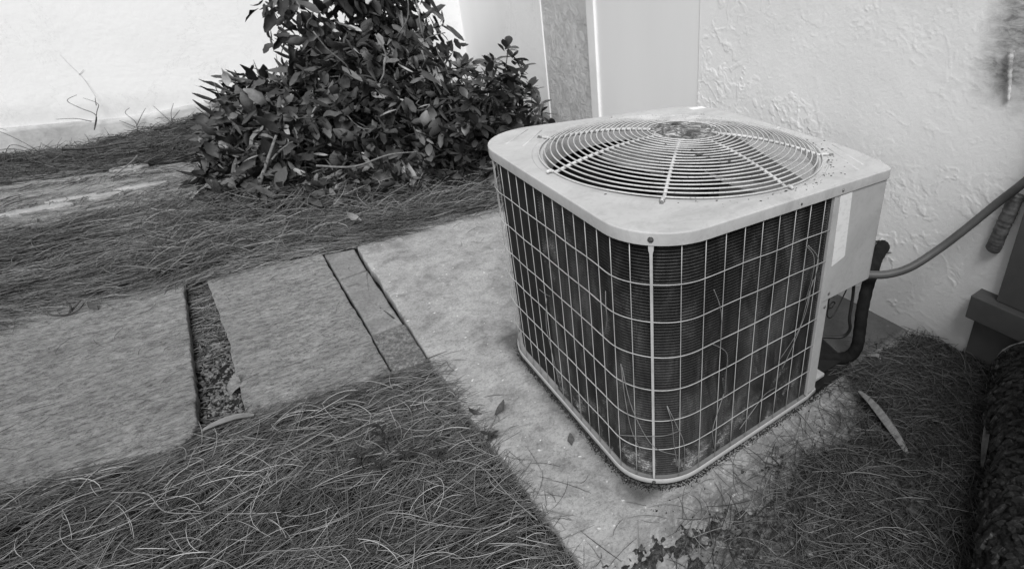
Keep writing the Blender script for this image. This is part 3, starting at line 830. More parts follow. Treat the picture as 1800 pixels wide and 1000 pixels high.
for i in range(2600):
    u = random.random(); a = random.uniform(-.4 * pi, 1.4 * pi) ; rr_ = float(lograd(np.array(u), np.array(a))) + .012 + random.uniform(-.006, .008)
    nrm = side * cos(a) + upv * sin(a); tan_ = dl.cross(nrm); c = ax0 + dl * u * Ll + nrm * rr_
    la = random.uniform(.006, .020); wa = random.uniform(.004, .010); th_ = random.uniform(.001, .004); t_ = random.gauss(0, .35) + (pi / 2)
    e1 = dl * cos(t_) + tan_ * sin(t_); e2 = nrm.cross(e1); nn_ = (nrm + rdir0() * .35).normalized()
    top = [c + e1 * la * cos(q) * random.uniform(.7, 1.1) + e2 * wa * sin(q) * random.uniform(.7, 1.1) + nn_ * th_ for q in (0, 1.05, 2.1, 3.14, 4.2, 5.25)]
    bot = [p - nrm * .008 for p in top]
    plates.add(top + bot, [(0, 1, 2, 3, 4, 5)] + [(j, 6 + j, 6 + (j + 1) % 6, (j + 1) % 6) for j in range(6)])
tag(plates.build('bark_plates', M['barkplate'], log), kind='stuff')
mb = MB(); k = 28; V = []; F = []
for i in range(k):
    a = 2 * pi * i / k; r = .112
    for rr_, o_ in ((r * .86, -.004), (r * 1.03 + random.uniform(-.002, .004), -.010 - random.uniform(0, .006)), (r * 1.08, .006)):
        V.append(ax0 + dl * o_ + (side * cos(a) + upv * sin(a)) * rr_)
for i in range(k):
    j = (i + 1) % k; F += [(i * 3, j * 3, j * 3 + 1, i * 3 + 1), (i * 3 + 1, j * 3 + 1, j * 3 + 2, i * 3 + 2)]
V.append(ax0); F += [(i * 3, len(V) - 1, ((i + 1) % k) * 3) for i in range(k)]
mb.add(V, F).build('sawn_end', M['sapwood'], log)

# ------------------------------------------------------------------ pine needles
def needle_mesh(x, y, z, th, L, curv, tilt, rad_, lift=None, tone=None, seg=4):
    """vectorised bent three-sided needles"""
    n_ = len(x); t = np.linspace(-.5, .5, seg)[None, :]
    ang = th[:, None] + curv[:, None] * t
    # integrate
    dxy = np.stack([np.cos(ang), np.sin(ang)], -1) * (L[:, None, None] / (seg - 1))
    pos = np.concatenate([np.zeros((n_, 1, 2)), np.cumsum((dxy[:, 1:] + dxy[:, :-1]) / 2, 1)], 1)
    pos = pos - pos.mean(1, keepdims=True)
    zz = z[:, None] + tilt[:, None] * t * L[:, None] + (0 if lift is None else lift[:, None] * (.25 - t ** 2) * 4)
    C = np.concatenate([pos + np.stack([x, y], -1)[:, None], zz[..., None]], -1)
    side_ = np.stack([-np.sin(ang), np.cos(ang), np.zeros_like(ang)], -1); up_ = np.array([0, 0, 1.])
    rr_ = rad_[:, None] * np.array([.55] + [1] * (seg - 2) + [.25])[None]
    V = []
    for k_ in range(3):
        a = 2 * pi * k_ / 3 + pi / 2
        V.append(C + rr_[..., None] * (np.cos(a) * side_ + np.sin(a) * up_))
    V = np.stack(V, 2).reshape(n_, seg * 3, 3)
    f = []
    for i in range(seg - 1):
        for k_ in range(3): f.append((i * 3 + k_, i * 3 + (k_ + 1) % 3, (i + 1) * 3 + (k_ + 1) % 3, (i + 1) * 3 + k_))
    f = np.array(f)[None] + (np.arange(n_) * seg * 3)[:, None, None]
    me = mesh_np('needles', V.reshape(-1, 3), f.reshape(-1, 4))
    at = me.attributes.new('tone', 'FLOAT', 'POINT')
    tn = rng.random(n_) if tone is None else tone
    at.data.foreach_set('value', np.repeat(tn, seg * 3).astype(np.float32))
    return me
def flow(x, y, base, amp, seed):
    return base + amp * (fbm(x * 2.6, y * 2.6, seed, 3) - .5) * 2

def inside_slabs(x, y):
    return ((y > .905 - .085 * np.clip((-.34 - x), 0, .5) * 0 + np.where(x < -.80, .075 + (-.8 - x) * .27, np.where(x < -.34, .03 + .14 * (-.34 - x), 0)) - .02) & (y < 1.93) & (x < -.235)) & ~((x > -.79) & (x < -.70))

# A: foreground mat
N = 52000
x = rng.uniform(-1.75, -.17, N); y = rng.uniform(-.75, 1.08, N)
edge = np.where(x < -.82, .915 + (-.835 - x) * .302, np.where(x < -.34, .904 + .155 * (-.34 - x), .893))
ed = edge + .045 * (fbm(x * 5, x * 0 + 2, 101) - .52)
padl = -.205 + .02 * (fbm(y * 5, y * 0, 103) - .5) - .02
keep = (y < ed + rng.normal(0, .010, N)) & (x < padl + np.where(rng.random(N) < .12, rng.exponential(.035, N), np.abs(rng.normal(0, .012, N)))) & ~((x - (-1.09)) ** 2 + (y - .84) ** 2 < .0009)
x, y, edge = x[keep], y[keep], edge[keep]; n_ = len(x)
near_edge = np.exp(-np.clip(edge - y, 0, 9) / .10)
th = flow(x, y, .1, 2.3, 105)
eth = np.where(x < -.34, -.10, .0)
th = th * (1 - near_edge) + eth * near_edge
th = th + rng.normal(0, .70, n_) * (1 - .7 * near_edge); rnd = rng.random(n_) < .34 * (1 - near_edge); th[rnd] = rng.uniform(0, pi, rnd.sum())
heap = .022 * (fbm(x * 5, y * 5, 107) - .4) + .012 * near_edge
z = np.maximum(-.045 + heap - .028 * rng.random(n_) ** 1.4 + .004, np.where(x > -.235, PADZ + .002, -9))
L = rng.uniform(.03, .115, n_)
tone = np.clip(rng.beta(1.6, 2.2, n_) * .8 + .5 * (fbm(x * 6, y * 6, 109) - .4), 0, 1)
tag(link('pine_needle_litter', needle_mesh(x, y, z, th, L, rng.normal(0, .55, n_), rng.normal(0, .10, n_), rng.uniform(.0005, .0009, n_), rng.normal(0, .004, n_), tone, 4), M['needle']), 'thick mat of dry pine needles in front of the paving slabs', 'pine needles', kind='stuff')

N = 2100
x2 = rng.uniform(-1.6, -.17, N); y2 = rng.uniform(-.6, .98, N)
k = (y2 < np.where(x2 < -.82, .885 + (-.835 - x2) * .302, np.where(x2 < -.34, .87 + .155 * (-.34 - x2), .86))) & (x2 < -.215); x2, y2 = x2[k], y2[k]; N = len(x2)
th = flow(x2, y2, .1, 2.3, 105) + rng.normal(0, 1.0, N)
z2 = -.038 + .022 * (fbm(x2 * 5, y2 * 5, 107) - .4) + rng.uniform(0, .010, N)
tag(link('pine_needle_litter', needle_mesh(x2, y2, z2, th, rng.uniform(.05, .15, N), rng.normal(0, .65, N), rng.normal(0, .08, N), rng.uniform(.0006, .0010, N), rng.normal(.002, .005, N), np.clip(rng.beta(2.2, 1.6, N), 0, 1), 6), M['needle_top']), 'paler topmost pine needles crossing over the front mat', 'pine needles', kind='stuff')

# B: far field
N = 34000
x = rng.uniform(-3.2, 1.12, N); y = 1.80 + 2.62 * rng.random(N) ** 1.25
nf = 1.93 + .06 * (fbm(x * 4, x * 0 + 5, 111) - .5) - .12 * sstep(-1.0, -1.5, x) + .03 * sstep(-.3, .5, x)
expose = (y > 3.02) & (y < 3.7) & (x < -.62)
ex = fbm(x * 2.2, y * 9, 115, 4)
keep = (y > nf + rng.normal(0, .018, N) - .02) & (y < 4.46) & ~(expose & (ex > .55) & (rng.random(N) < .93)) & ~((x > .5) & (rng.random(N) < .3))
x, y = x[keep], y[keep]; n_ = len(x)
th = flow(x, y, .06, 1.5, 117) + rng.normal(0, .42, n_); rnd = rng.random(n_) < .1; th[rnd] = rng.uniform(0, pi, rnd.sum())
z = np.maximum(ground_h(x, y), np.where(y < 1.98, PADZ, -9)) + .004 + .028 * rng.random(n_) ** 1.5 * sstep(1.92, 2.05, y) + .02 * (fbm(x * 4, y * 4, 119) - .4) * sstep(1.95, 2.1, y)
L = rng.uniform(.08, .19, n_); fs = 1 + .35 * sstep(2, 4, y)
tone = np.clip(rng.beta(1.6, 2.4, n_) * .8 + .7 * (fbm(x * 2.3, y * 5, 121) - .45) - .25 * sstep(3.6, 4.1, y), 0, 1)
tag(link('pine_needle_litter', needle_mesh(x, y, z, th, L, rng.normal(0, .9, n_), rng.normal(0, .07, n_), rng.uniform(.0009, .0015, n_) * fs, rng.normal(0, .008, n_), tone, 4), M['needle']), 'matted brown pine needles covering the ground beyond the slabs', 'pine needles', kind='stuff')

# C: right-hand heap between log, wall and unit, on a bed of soil that has spilled over the pad
def heap_lim(x, y):
    return -.12 + .17 * sstep(.62, .80, x) - .09 * sstep(.42, .05, x) + .10 * (fbm(x * 7, y * 7, 131) - .5)
X_ = np.arange(-.24, 1.157, .0045); Y_ = np.arange(-1.0, .12, .0045); XX, YY = np.meshgrid(X_, Y_, indexing='ij')
core = sstep(.02, -.16, YY - heap_lim(XX, YY)) * sstep(.10, .40, XX)
patch = sstep(.49, .60, fbm(XX * 9, YY * 9, 141, 5)) * sstep(.0, -.10, YY + .05 + .25 * np.clip(XX, -1, .1)) * sstep(1.2, .2, XX)
hh = np.maximum(core * .040 - .012, patch * .014 - .0075) + .016 * (fbm(XX * 70, YY * 70, 143, 3) - .5) + .010 * (vnoise(XX * 190, YY * 190, 147) - .5) + .012 * (fbm(XX * 16, YY * 16, 145, 3) - .5)
hh = hh - .03 * sstep(-.06, .0, YY) * sstep(.63, .57, XX)
I = np.arange(XX.size).reshape(XX.shape); F = np.stack([I[:-1, :-1], I[1:, :-1], I[1:, 1:], I[:-1, 1:]], -1).reshape(-1, 4)
tag(link('spilled_soil', mesh_np('soil', np.stack([XX, YY, PADZ + hh], -1).reshape(-1, 3), F), M['crumb'], None, True), 'dark soil spilled in patches over the near right part of the pad', 'soil', kind='stuff')
N = 15000
x = rng.uniform(-.08, 1.14, N); y = rng.uniform(-.85, .16, N)
lim = heap_lim(x, y)
dens = sstep(.10, -.14, y - lim) * (.35 + .65 * sstep(.38, .55, fbm(x * 8, y * 8, 137)))
dens = dens * sstep(-.10, .16, x)
dens = np.maximum(dens, sstep(1.02, 1.10, x) * sstep(.07, .0, y))
keep = (rng.random(N) < dens) & (y < .10) & ~((x < .60) & (y > -.03)) & ~((x > .84) & (y > .14 - .55 * (x - .84)))
x, y, lim = x[keep], y[keep], lim[keep]; n_ = len(x)
th = flow(x, y, .5, 2.4, 133) + rng.normal(0, .9, n_); rnd = rng.random(n_) < .25; th[rnd] = rng.uniform(0, pi, rnd.sum())
mound = .030 * sstep(.02, -.16, y - lim) * sstep(.10, .40, x)
z = PADZ + .002 + mound + .016 * rng.random(n_) ** 1.2
L = rng.uniform(.04, .15, n_)
tag(link('pine_needle_litter', needle_mesh(x, y, z, th, L, rng.normal(0, .7, n_), rng.normal(0, .10, n_), rng.uniform(.0006, .0011, n_), rng.normal(0, .006, n_), np.clip(rng.beta(1.4, 2.6, n_), 0, 1), 5), M['needle_dark']), 'dark heap of pine needles between the unit and the log', 'pine needles', kind='stuff')

# D: loose needles on pad, slabs and the gap
def scatter(n_, x0, x1, y0, y1, zz, Lr, mat, label, f=None):
    x = rng.uniform(x0, x1, n_); y = rng.uniform(y0, y1, n_)
    if f is not None:
        k = f(x, y); x, y = x[k], y[k]
    n_ = len(x)
    me = needle_mesh(x, y, zz + rng.uniform(0.001, .006, n_), rng.uniform(0, pi, n_), rng.uniform(*Lr, n_), rng.normal(0, .9, n_), rng.normal(0, .015, n_), rng.uniform(.0005, .0009, n_), rng.normal(.001, .002, n_), rng.random(n_), 5)
    return tag(link('loose_pine_needles', me, M[mat]), label, 'pine needles', kind='stuff')
scatter(620, -.21, .45, -.70, .90, PADZ, (.03, .14), 'needle_dark', 'loose pine needles scattered on the concrete pad in front of the unit',
        lambda x, y: (rng.random(len(x)) < sstep(.9, .1, y) * (1 - .85 * sstep(-.22, -.04, x) * sstep(-.06, .15, y)) + .02) & ~((x > .0) & (y > .0)) & ~((x > -.02) & (y > -.02)))
scatter(900, .0, .75, -.60, -.02, PADZ, (.03, .14), 'needle_dark', 'loose pine needles on the stained corner of the pad', lambda x, y: rng.random(len(x)) < .25 + .75 * sstep(-.05, -.25, y))
scatter(60, -.2, 1.0, 1.0, 2.0, PADZ, (.03, .1), 'needle_dark', 'few pine needles on the far part of the pad', lambda x, y: ~((x > -.02) & (y < .93)) & (rng.random(len(x)) < sstep(1.3, 2.0, y)))
scatter(45, -1.5, -.25, 1.0, 1.9, PADZ, (.03, .10), 'needle_pad', 'few pine needles lying on the paving slabs')
scatter(900, -.790, -.695, .93, 1.95, -.062, (.03, .10), 'needle', 'pine needles packed in the gap between the two slabs', lambda x, y: rng.random(len(x)) < .15 + .85 * sstep(1.25, 1.5, y))
# crumbly soil clods in the gap and along the pad edge
def clods(n_, x0, x1, y0, y1, zz, s0, s1, label, f=None, mat='aggregate'):
    mb = MB()
    for i in range(n_):
        x = random.uniform(x0, x1); y = random.uniform(y0, y1)
        if f and not f(x, y): continue
        s = random.uniform(s0, s1) * random.uniform(.4, 1)
        V = [Vector((random.uniform(.6, 1.1) * sx, random.uniform(.6, 1.1) * sy, random.uniform(.5, .9) * sz)) * s for sx, sy, sz in ((1, 0, 0), (0, 1, 0), (-1, 0, 0), (0, -1, 0), (0, 0, 1), (0, 0, -1))]
        q = Euler((random.random() * 6, random.random() * 6, random.random() * 6)).to_matrix()
        mb.add([q @ v + Vector((x, y, zz + s * .3)) for v in V], [(0, 1, 4), (1, 2, 4), (2, 3, 4), (3, 0, 4), (1, 0, 5), (2, 1, 5), (3, 2, 5), (0, 3, 5)])
    return tag(mb.build('soil_crumbs', M[mat]), label, 'soil', kind='stuff')
clods(420, -.785, -.695, .93, 1.45, -.066, .004, .013, 'crumbly soil and grit in the gap between the slabs')
clods(700, .0, .9, -.65, .0, PADZ, .0015, .005, 'dark crumbs of soil on the stained corner of the pad', lambda x, y: (fbm(np.array(x * 9.), np.array(y * 9.), 141) > .5), 'soil')
clods(260, -.235, -.185, -.1, .88, -.05, .003, .008, 'soil crumbs along the broken pad edge', None, 'soil')
clods(500, -.02, .02, -.02, .8, PADZ, .001, .0035, 'grit along the left foot of the unit', None, 'aggregate')

mb = MB()
for i in range(7000):
    s_ = random.uniform(-.95, .64); off = random.gauss(.001, .006) + .010 * float(vnoise(np.array(s_ * 30), np.array(0.5), 3)) * random.random()
    if off > .024: continue
    x, y = unit_plan(s_, off); s = random.uniform(.0006, .0022) * (1.5 if i % 12 == 0 else 1)
    V = [Vector((random.uniform(.6, 1.1) * sx, random.uniform(.6, 1.1) * sy, random.uniform(.5, 1.2) * sz)) * s for sx, sy, sz in ((1, 0, 0), (0, 1, 0), (-1, 0, 0), (0, -1, 0), (0, 0, 1), (0, 0, -1))]
    zc = PADZ + random.random() * (.012 if off < .004 else .003)
    mb.add([v + Vector((x, y, zc)) for v in V], [(0, 1, 4), (1, 2, 4), (2, 3, 4), (3, 0, 4), (1, 0, 5), (2, 1, 5), (3, 2, 5), (0, 3, 5)])
tag(mb.build('packed_dirt', M['soil']), 'black packed dirt along the gap under the base pan', 'dirt', kind='stuff')
MB().prism(outline(-.004), PADZ + .001, -.0146).build('underside', M['dark'], pan)  # near-black block fills the gap under the pan, standing for its shade

# ------------------------------------------------------------------ leaves / plants
def leaf_mesh(name, L, W, fold, curl, kind, seed):
    """12-tri leaf: 3 columns x 4 rows tapered, folded along the midrib, curled along its length"""
    rr = random.Random(seed); rows = 6; V = []; F = []
    ang = 0; px, pz = 0, 0
    for i in range(rows):
        t = i / (rows - 1)
        if kind == 'obovate': wd = W * (sin(pi * min(1, t ** 1.3 * .98 + .02)) ** .8)
        elif kind == 'strap': wd = W * (.5 + .5 * sin(pi * t)) * (1 - t ** 6)
        else: wd = W * (sin(pi * (t ** .8) * .98 + .02) ** .65) * rr.uniform(.75, 1.15)
        wd = max(wd, W * .04)
        if i: px += L / (rows - 1) * cos(ang); pz += L / (rows - 1) * sin(ang); ang += curl / (rows - 1) + rr.uniform(-.1, .1) * (kind == 'dead')
        f = fold + (rr.uniform(-.35, .35) if kind == 'dead' else 0)
        V += [(px, -wd / 2 * cos(f), pz + wd / 2 * sin(f)), (px, 0, pz), (px, wd / 2 * cos(f), pz + wd / 2 * sin(f))]
    for i in range(rows - 1):
        for j in range(2): F.append((i * 3 + j, i * 3 + j + 1, i * 3 + 3 + j + 1, i * 3 + 3 + j))
    me = bpy.data.meshes.new(name); me.from_pydata(V, [], F); me.update()
    return me, np.array(V), np.array(F)

def place_leaves(plant, specs, T, mat, view=CAM, singles=300):
    """T: list of (pos, direction, roll, scale, variant). 300 nearest as parts, rest joined as stuff"""
    T = sorted(T, key=lambda q: (q[0] - view).length / q[3] + (0 if q[5] else 9))
    mats_ = []
    for (pos, d, roll, sc, var, vis) in T:
        q = d.to_track_quat('X', 'Z').to_matrix() @ Matrix.Rotation(roll, 3, 'X'); mats_.append((pos, q, sc, var))
    for pos, q, sc, var in mats_[:singles]:
        me = specs[var][0]
        if not me.materials:
            me.materials.append(mat); me.polygons.foreach_set('use_smooth', [True] * len(me.polygons))
        o = bpy.data.objects.new('leaf', me); COL.objects.link(o); o.parent = plant
        o.matrix_parent_inverse = Matrix.Translation(plant.location).inverted()
        o.matrix_basis = Matrix.LocRotScale(pos, q.to_quaternion(), Vector((sc, sc, sc)))
    rest = mats_[singles:]
    if rest:
        VV = []; FF = []; tn = []; b = 0
        for pos, q, sc, var in rest:
            v = specs[var][1] @ np.array(q.transposed()) * sc + np.array(pos)
            VV.append(v); FF.append(specs[var][2] + b); b += len(v); tn.append(np.full(len(v), random.random()))
        me = mesh_np('foliage', np.concatenate(VV), np.concatenate(FF))
        at = me.attributes.new('tone', 'FLOAT', 'POINT'); at.data.foreach_set('value', np.concatenate(tn).astype(np.float32))
        tag(link('foliage', me, mat, plant, True), kind='stuff')

def rdir(up=0.0, rnd=1.0):
    v = Vector((random.gauss(0, 1), random.gauss(0, 1), random.gauss(0, 1) + up)); return v.normalized()

# --- tangle of withered creeper
dead = [leaf_mesh('leaf', .13, .066, .45, random.uniform(-1.6, 1.6), 'dead', i) for i in range(7)] + \
       [leaf_mesh('leaf', .16, .038, .35, random.uniform(-1.2, .4), 'dead', 20 + i) for i in range(3)] + \
       [leaf_mesh('leaf', .15, .014, .2, random.uniform(-1.5, 1.5), 'strap', 40 + i) for i in range(3)]
creeper = empty('creeper_bush', (0, 3.1, -.03), 'large tangle of withered creeper leaves climbing in a column against the garden wall', 'bush')
def mound_top(x, y):
    """height of the creeper mound"""
    a = .44 * math.exp(-((x + .06) / .58) ** 8) * math.exp(-((y - 3.25) / .66) ** 4)
    b = .30 * math.exp(-((x - .35) / .45) ** 4) * math.exp(-((y - 3.0) / .6) ** 4)
    return a + b
T = []
n_try = 0
while len(T) < 5400:
    x = random.uniform(-.98, .95); y = random.uniform(2.35, 3.9)
    h = mound_top(x, y)
    if h < .05: continue
    h *= .75 + .5 * float(vnoise(np.array(x * 5), np.array(y * 5), 151))
    t = 1 - random.random() ** 2.0 * .6
    z = -.02 + h * t
    out = Vector((x * .6 - .02, y - 3.5, .35)).normalized()
    d = (out * .25 + rdir(-.5) * .9).normalized()
    T.append((Vector((x, y, z)), d, random.uniform(-1.3, 1.3), random.uniform(.30, .75) + .45 * random.random() ** 3, random.randrange(13), y < 3.4 and t > .75))
# climbing column
while len(T) < 5400 + 3200:
    z = random.uniform(.25, 1.55); c = .25 + .03 * sin(z * 5); half = (.44 + .04 * sin(z * 11)) * (1 + .06 * sin(z * 23))
    x = random.gauss(0, .5); 
    if abs(x) > 1: continue
    x = c + x * half
    y = 3.25 + random.uniform(-.28, .28) * (1 - .3 * abs(x - c) / half)
    if vnoise(np.array(x * 7), np.array(z * 7), 157) < .20: continue
    d = (Vector((random.gauss(0, .5), -.35, -1.0)) + rdir() * .7).normalized()
    T.append((Vector((x, y, z)), d, random.uniform(-1.5, 1.5), random.uniform(.30, .75) + .45 * random.random() ** 3, random.randrange(11), y < 3.2 and z < 1.0))
place_leaves(creeper, dead, T, M['vleaf'])
stm = MB()
for i in range(46):
    x = random.uniform(-.45, .7); y = random.uniform(2.6, 3.3); z = random.uniform(.0, .9 if -.1 < x < .6 else .35)
    p = Vector((x, y, z)); d = rdir(.2); pts = [p.copy()]
    for k in range(6):
        d = (d + rdir(-.1) * .35).normalized(); p = p + d * random.uniform(.025, .055)
        pts.append(p.copy())
    stm.tube(pts, [random.uniform(.002, .0045)] * 7, 5)
tag(stm.build('stems', M['twig'], creeper, True), kind='stuff')
for pts, r in (([(.10, 2.75, .0), (.16, 2.9, .25), (.30, 2.95, .45), (.36, 2.95, .62), (.38, 3.0, .85)], .011), ([(.52, 2.6, .1), (.48, 2.7, .3), (.42, 2.75, .5), (.40, 2.8, .66)], .009),
               ([(-.52, 2.55, .05), (-.44, 2.6, .18), (-.36, 2.62, .32)], .010), ([(-.62, 2.6, .0), (-.50, 2.62, .10), (-.38, 2.66, .22), (-.30, 2.7, .26)], .007), ([(-.25, 2.5, .18), (-.1, 2.46, .16), (.06, 2.44, .20), (.2, 2.45, .19)], .006)):
    sp_ = smooth_path(pts, 5); MB().tube(sp_, [r * (1 - .5 * i / len(sp_)) for i in range(len(sp_))], 7).build('stem', M['twig'], creeper, True)

# --- glossy shrub on the right
gl = [leaf_mesh('leaf', .088, .040, .16, random.uniform(-.5, .1), 'obovate', 60 + i) for i in range(5)] + [leaf_mesh('leaf', .068, .030, .12, -.2, 'obovate', 70 + i) for i in range(2)]
shrub = empty('glossy_shrub', (.75, 2.75, -.03), 'leafy shrub with dark glossy rosettes between the creeper and the unit', 'shrub')
T = []
tips = []
for i in range(210):
    for _ in range(50):
        x = random.uniform(.22, 1.10); y = random.uniform(2.28, 3.15)
        env = (.40 * math.exp(-((x - .68) / .28) ** 4) + .20) * (1 - .75 * max(0, (x - .90)) / .2) * math.exp(-((y - 2.7) / .50) ** 6)
        z = random.uniform(-.02, max(.02, env))
        if z / max(env, .05) > random.random() * .95: break
    tips.append((Vector((x, y, z)), z / max(env, .05)))
for k, p in enumerate([(.80, 2.56, .69), (.86, 2.55, .58), (.70, 2.6, .60), (.62, 2.6, .50), (.93, 2.6, .45), (.98, 2.65, .33), (.76, 2.5, .50), (1.02, 2.7, .26), (.56, 2.7, .58), (.83, 2.58, .64)]):
    tips.append((Vector(p), 1))
for p, q in tips:
    out = Vector((random.gauss(.0, .4), -.45 + random.gauss(0, .4), .75 + random.gauss(0, .3))).normalized()
    n_l = random.randint(5, 9); a0 = random.random() * 6; u = out.orthogonal().normalized(); v = out.cross(u)
    for k in range(n_l):
        a = a0 + k * 2.4; e = random.uniform(-.1, .9)
        d = ((u * cos(a) + v * sin(a)) * cos(e) + out * sin(e)).normalized()
        T.append((p - out * random.uniform(0, .035), d, random.uniform(-.5, .5), random.uniform(.6, 1.25), random.randrange(7), q > .6))
place_leaves(shrub, gl, T, M['gleaf'])
sm = MB()
for p, q in tips[::2]:
    b = Vector((.62 + random.uniform(-.2, .25), 2.75 + random.uniform(-.1, .1), -.04)); mid = (b + p) / 2 + rdir() * .06
    sm.tube(smooth_path([b, mid, p], 4), .0028, 5)
tag(sm.build('stems', M['dtwig'], shrub, True), kind='stuff')
for pts, r in (([(.62, 2.55, .0), (.66, 2.50, .16), (.72, 2.46, .34), (.78, 2.5, .52)], .008), ([(.66, 2.5, .1), (.78, 2.44, .16), (.90, 2.5, .27), (.97, 2.55, .36)], .007)):
    sp_ = smooth_path(pts, 5); MB().tube(sp_, r, 7).build('stem', M['twig'], shrub, True)

# --- hedge added unseen on the camera's right to shade the lower right wall
hedge = empty('added_shade_hedge', (.85, -1.25, -.03), 'unseen laurel hedge beyond the fallen log, right of the frame', 'hedge')
T = []
while len(T) < 5600:
    x = random.uniform(.30, 1.14); y = random.uniform(-1.75, -.86 - .1 * (1.14 - x)); z = random.uniform(-.02, 1.3)
    if z < 1.26 and y < -1.05 and x > .42 and random.random() < .7: continue
    T.append((Vector((x, y, z)), (Vector((-.2, .4, .4)) + rdir()).normalized(), random.uniform(-.6, .6), random.uniform(1.2, 1.9), random.randrange(7), False))
place_leaves(hedge, gl, T, M['gleaf'], CAM, 0)

# --- long trailing needles hanging round the bush foot
N = 2600
x = rng.uniform(-.9, .95, N); y = rng.uniform(2.1, 2.75, N)
th = rng.normal(.2, .5, N); z = -.02 + rng.random(N) * .10 * sstep(2.1, 2.5, y)
tag(link('pine_needle_litter', needle_mesh(x, y, z, th, rng.uniform(.12, .26, N), rng.normal(0, 1.3, N), rng.normal(0, .35, N), rng.uniform(.001, .0017, N), rng.normal(0, .02, N), rng.beta(1.3, 2.2, N), 6), M['needle']), 'long needles and stalks tangled around the foot of the creeper', 'pine needles', kind='stuff')
N = 3500
x = rng.uniform(-2.6, -.55, N); y = rng.uniform(3.75, 4.44, N)
th = rng.normal(.2, .8, N); z = ground_h(x, y) + rng.random(N) * .035 * (.4 + sstep(-1.2, -1.7, x))
tag(link('dry_grass', needle_mesh(x, y, z, th, rng.uniform(.08, .20, N), rng.normal(0, 1.4, N), rng.normal(0, .35, N), rng.uniform(.0011, .0018, N), rng.normal(0, .02, N), rng.beta(1.1, 3.5, N), 6), M['needle_dark']), 'dark matted dry grass along the foot of the garden wall', 'grass', kind='stuff')

# --- small creeper sprig on the garden wall
def twig_thing(name, strands, r, mat, label, cat, group=None):
    root = empty(name, strands[0][0], label, cat, group)
    for s in strands:
        sp_ = smooth_path(s, 5); MB().tube(sp_, [r * (1 - .6 * i / len(sp_)) for i in range(len(sp_))], 5).build('stem', mat, root, True)
    return root
Y = 4.44
twig_thing('dead_sprig', [[(-1.16, 4.40, .06), (-1.13, Y, .14), (-1.18, Y, .19), (-1.22, Y, .24), (-1.17, Y, .27)], [(-1.16, 4.40, .06), (-1.12, Y, .16), (-1.10, Y, .21), (-1.15, Y, .25)], [(-1.16, Y, .105), (-1.22, Y, .13), (-1.30, Y, .135)], [(-1.11, Y, .20), (-1.105, 4.48, .24)]],
           .0026, M['dtwig'], 'curled dead sprig climbing the white garden wall above the footing', 'sprig')
twig_thing('dead_vine', [[(-1.10, 4.48, .24), (-1.12, 4.497, .36), (-1.15, 4.497, .44), (-1.17, 4.498, .50)], [(-1.13, 4.497, .38), (-1.10, 4.495, .41)]], 0.0012, M['mortar'], 'faint dried vine line running up the white garden wall', 'vine')
for st_, lb in ((([(-.98, 4.40, .02), (-.97, 4.42, .08), (-1.0, 4.44, .14), (-.97, 4.44, .17)], [(-.97, 4.42, .06), (-.93, 4.44, .12), (-.90, 4.44, .16)], [(-.98, 4.42, .05), (-1.04, 4.43, .10)]), 'wispy dry weed in front of the footing right of the dead sprig'),
                ((([(-.80, 4.38, .06), (-.79, 4.42, .12), (-.76, 4.44, .18)], [(-.80, 4.38, .06), (-.84, 4.43, .13), (-.86, 4.44, .17)], [(-.80, 4.38, .08), (-.74, 4.40, .14)])), 'wispy dry weed on the footing next to the creeper'),
                ((([(-1.62, 4.0, -.02), (-1.58, 4.1, .12), (-1.50, 4.15, .16), (-1.42, 4.2, .06), (-1.38, 4.2, -.02)], [(-1.6, 4.0, -.02), (-1.66, 4.1, .14), (-1.56, 4.2, .20), (-1.46, 4.2, .14)], [(-1.5, 3.95, -.02), (-1.44, 4.0, .10), (-1.38, 4.05, .05)])), 'arching dead grass stalks at the far left below the wall')):
    twig_thing('dry_weed', list(st_), .0022, M['dtwig'], lb, 'weed', 'dry weeds along the garden wall')
twig_thing('bare_root', [[(-1.28, 4.15, .02), (-1.15, 4.05, .03), (-1.0, 4.08, .035), (-.88, 4.1, .02)]], .009, M['dtwig'], 'dark bare root lying along the foot of the garden wall', 'root')

# --- things lying about
def blade(name, pts, w_, mat, label, cat, cup=.25, group=None):
    sp_ = smooth_path(pts, 6); n_ = len(sp_); V = []; F = []
    for i, p in enumerate(sp_):
        t = i / (n_ - 1); d = (sp_[min(i + 1, n_ - 1)] - sp_[max(i - 1, 0)]).normalized(); s = Vector((-d.y, d.x, 0)).normalized()
        wd = w_ * (sin(pi * (t * .94 + .03)) ** .55) * .5
        for k in (-1, -.5, 0, .5, 1): V.append(p + s * wd * k + Vector((0, 0, cup * wd * abs(k) + .001)))
    for i in range(n_ - 1):
        for k in range(4): F.append((i * 5 + k, i * 5 + k + 1, i * 5 + 6 + k, i * 5 + 5 + k))
    # underside for thickness
    nb = len(V); V += [v - Vector((0, 0, .0012)) for v in V]; F += [tuple(nb + j for j in f[::-1]) for f in F]
    return tag(MB().add(V, F).build(name, mat, None, True), label, cat, group)
blade('dry_leaf_blade', [(.690, -.098, .012), (.668, -.155, .020), (.640, -.215, .022), (.612, -.275, .020), (.590, -.325, .010)], .027, M['pleaf'], 'long pale curved leaf blade on the needles right of the unit', 'leaf')
blade('dry_leaf_blade', [(-.775, .938, -.028), (-.74, .934, -.020), (-.70, .928, -.018), (-.668, .918, -.024)], .024, M['pleaf'], 'stubby pale leaf blade at the near end of the slab gap', 'leaf')
blade('bark_strip', [(.70, -.475, .01), (.735, -.455, .05), (.80, -.43, .06), (.86, -.405, .04)], .016, M['twig'], 'curved strip of bark leaning against the fallen log', 'bark')
blade('bark_strip', [(.56, -.535, .01), (.60, -.52, .05), (.645, -.505, .07)], .008, M['twig'], 'thin bark sliver standing at the near side of the log', 'bark')
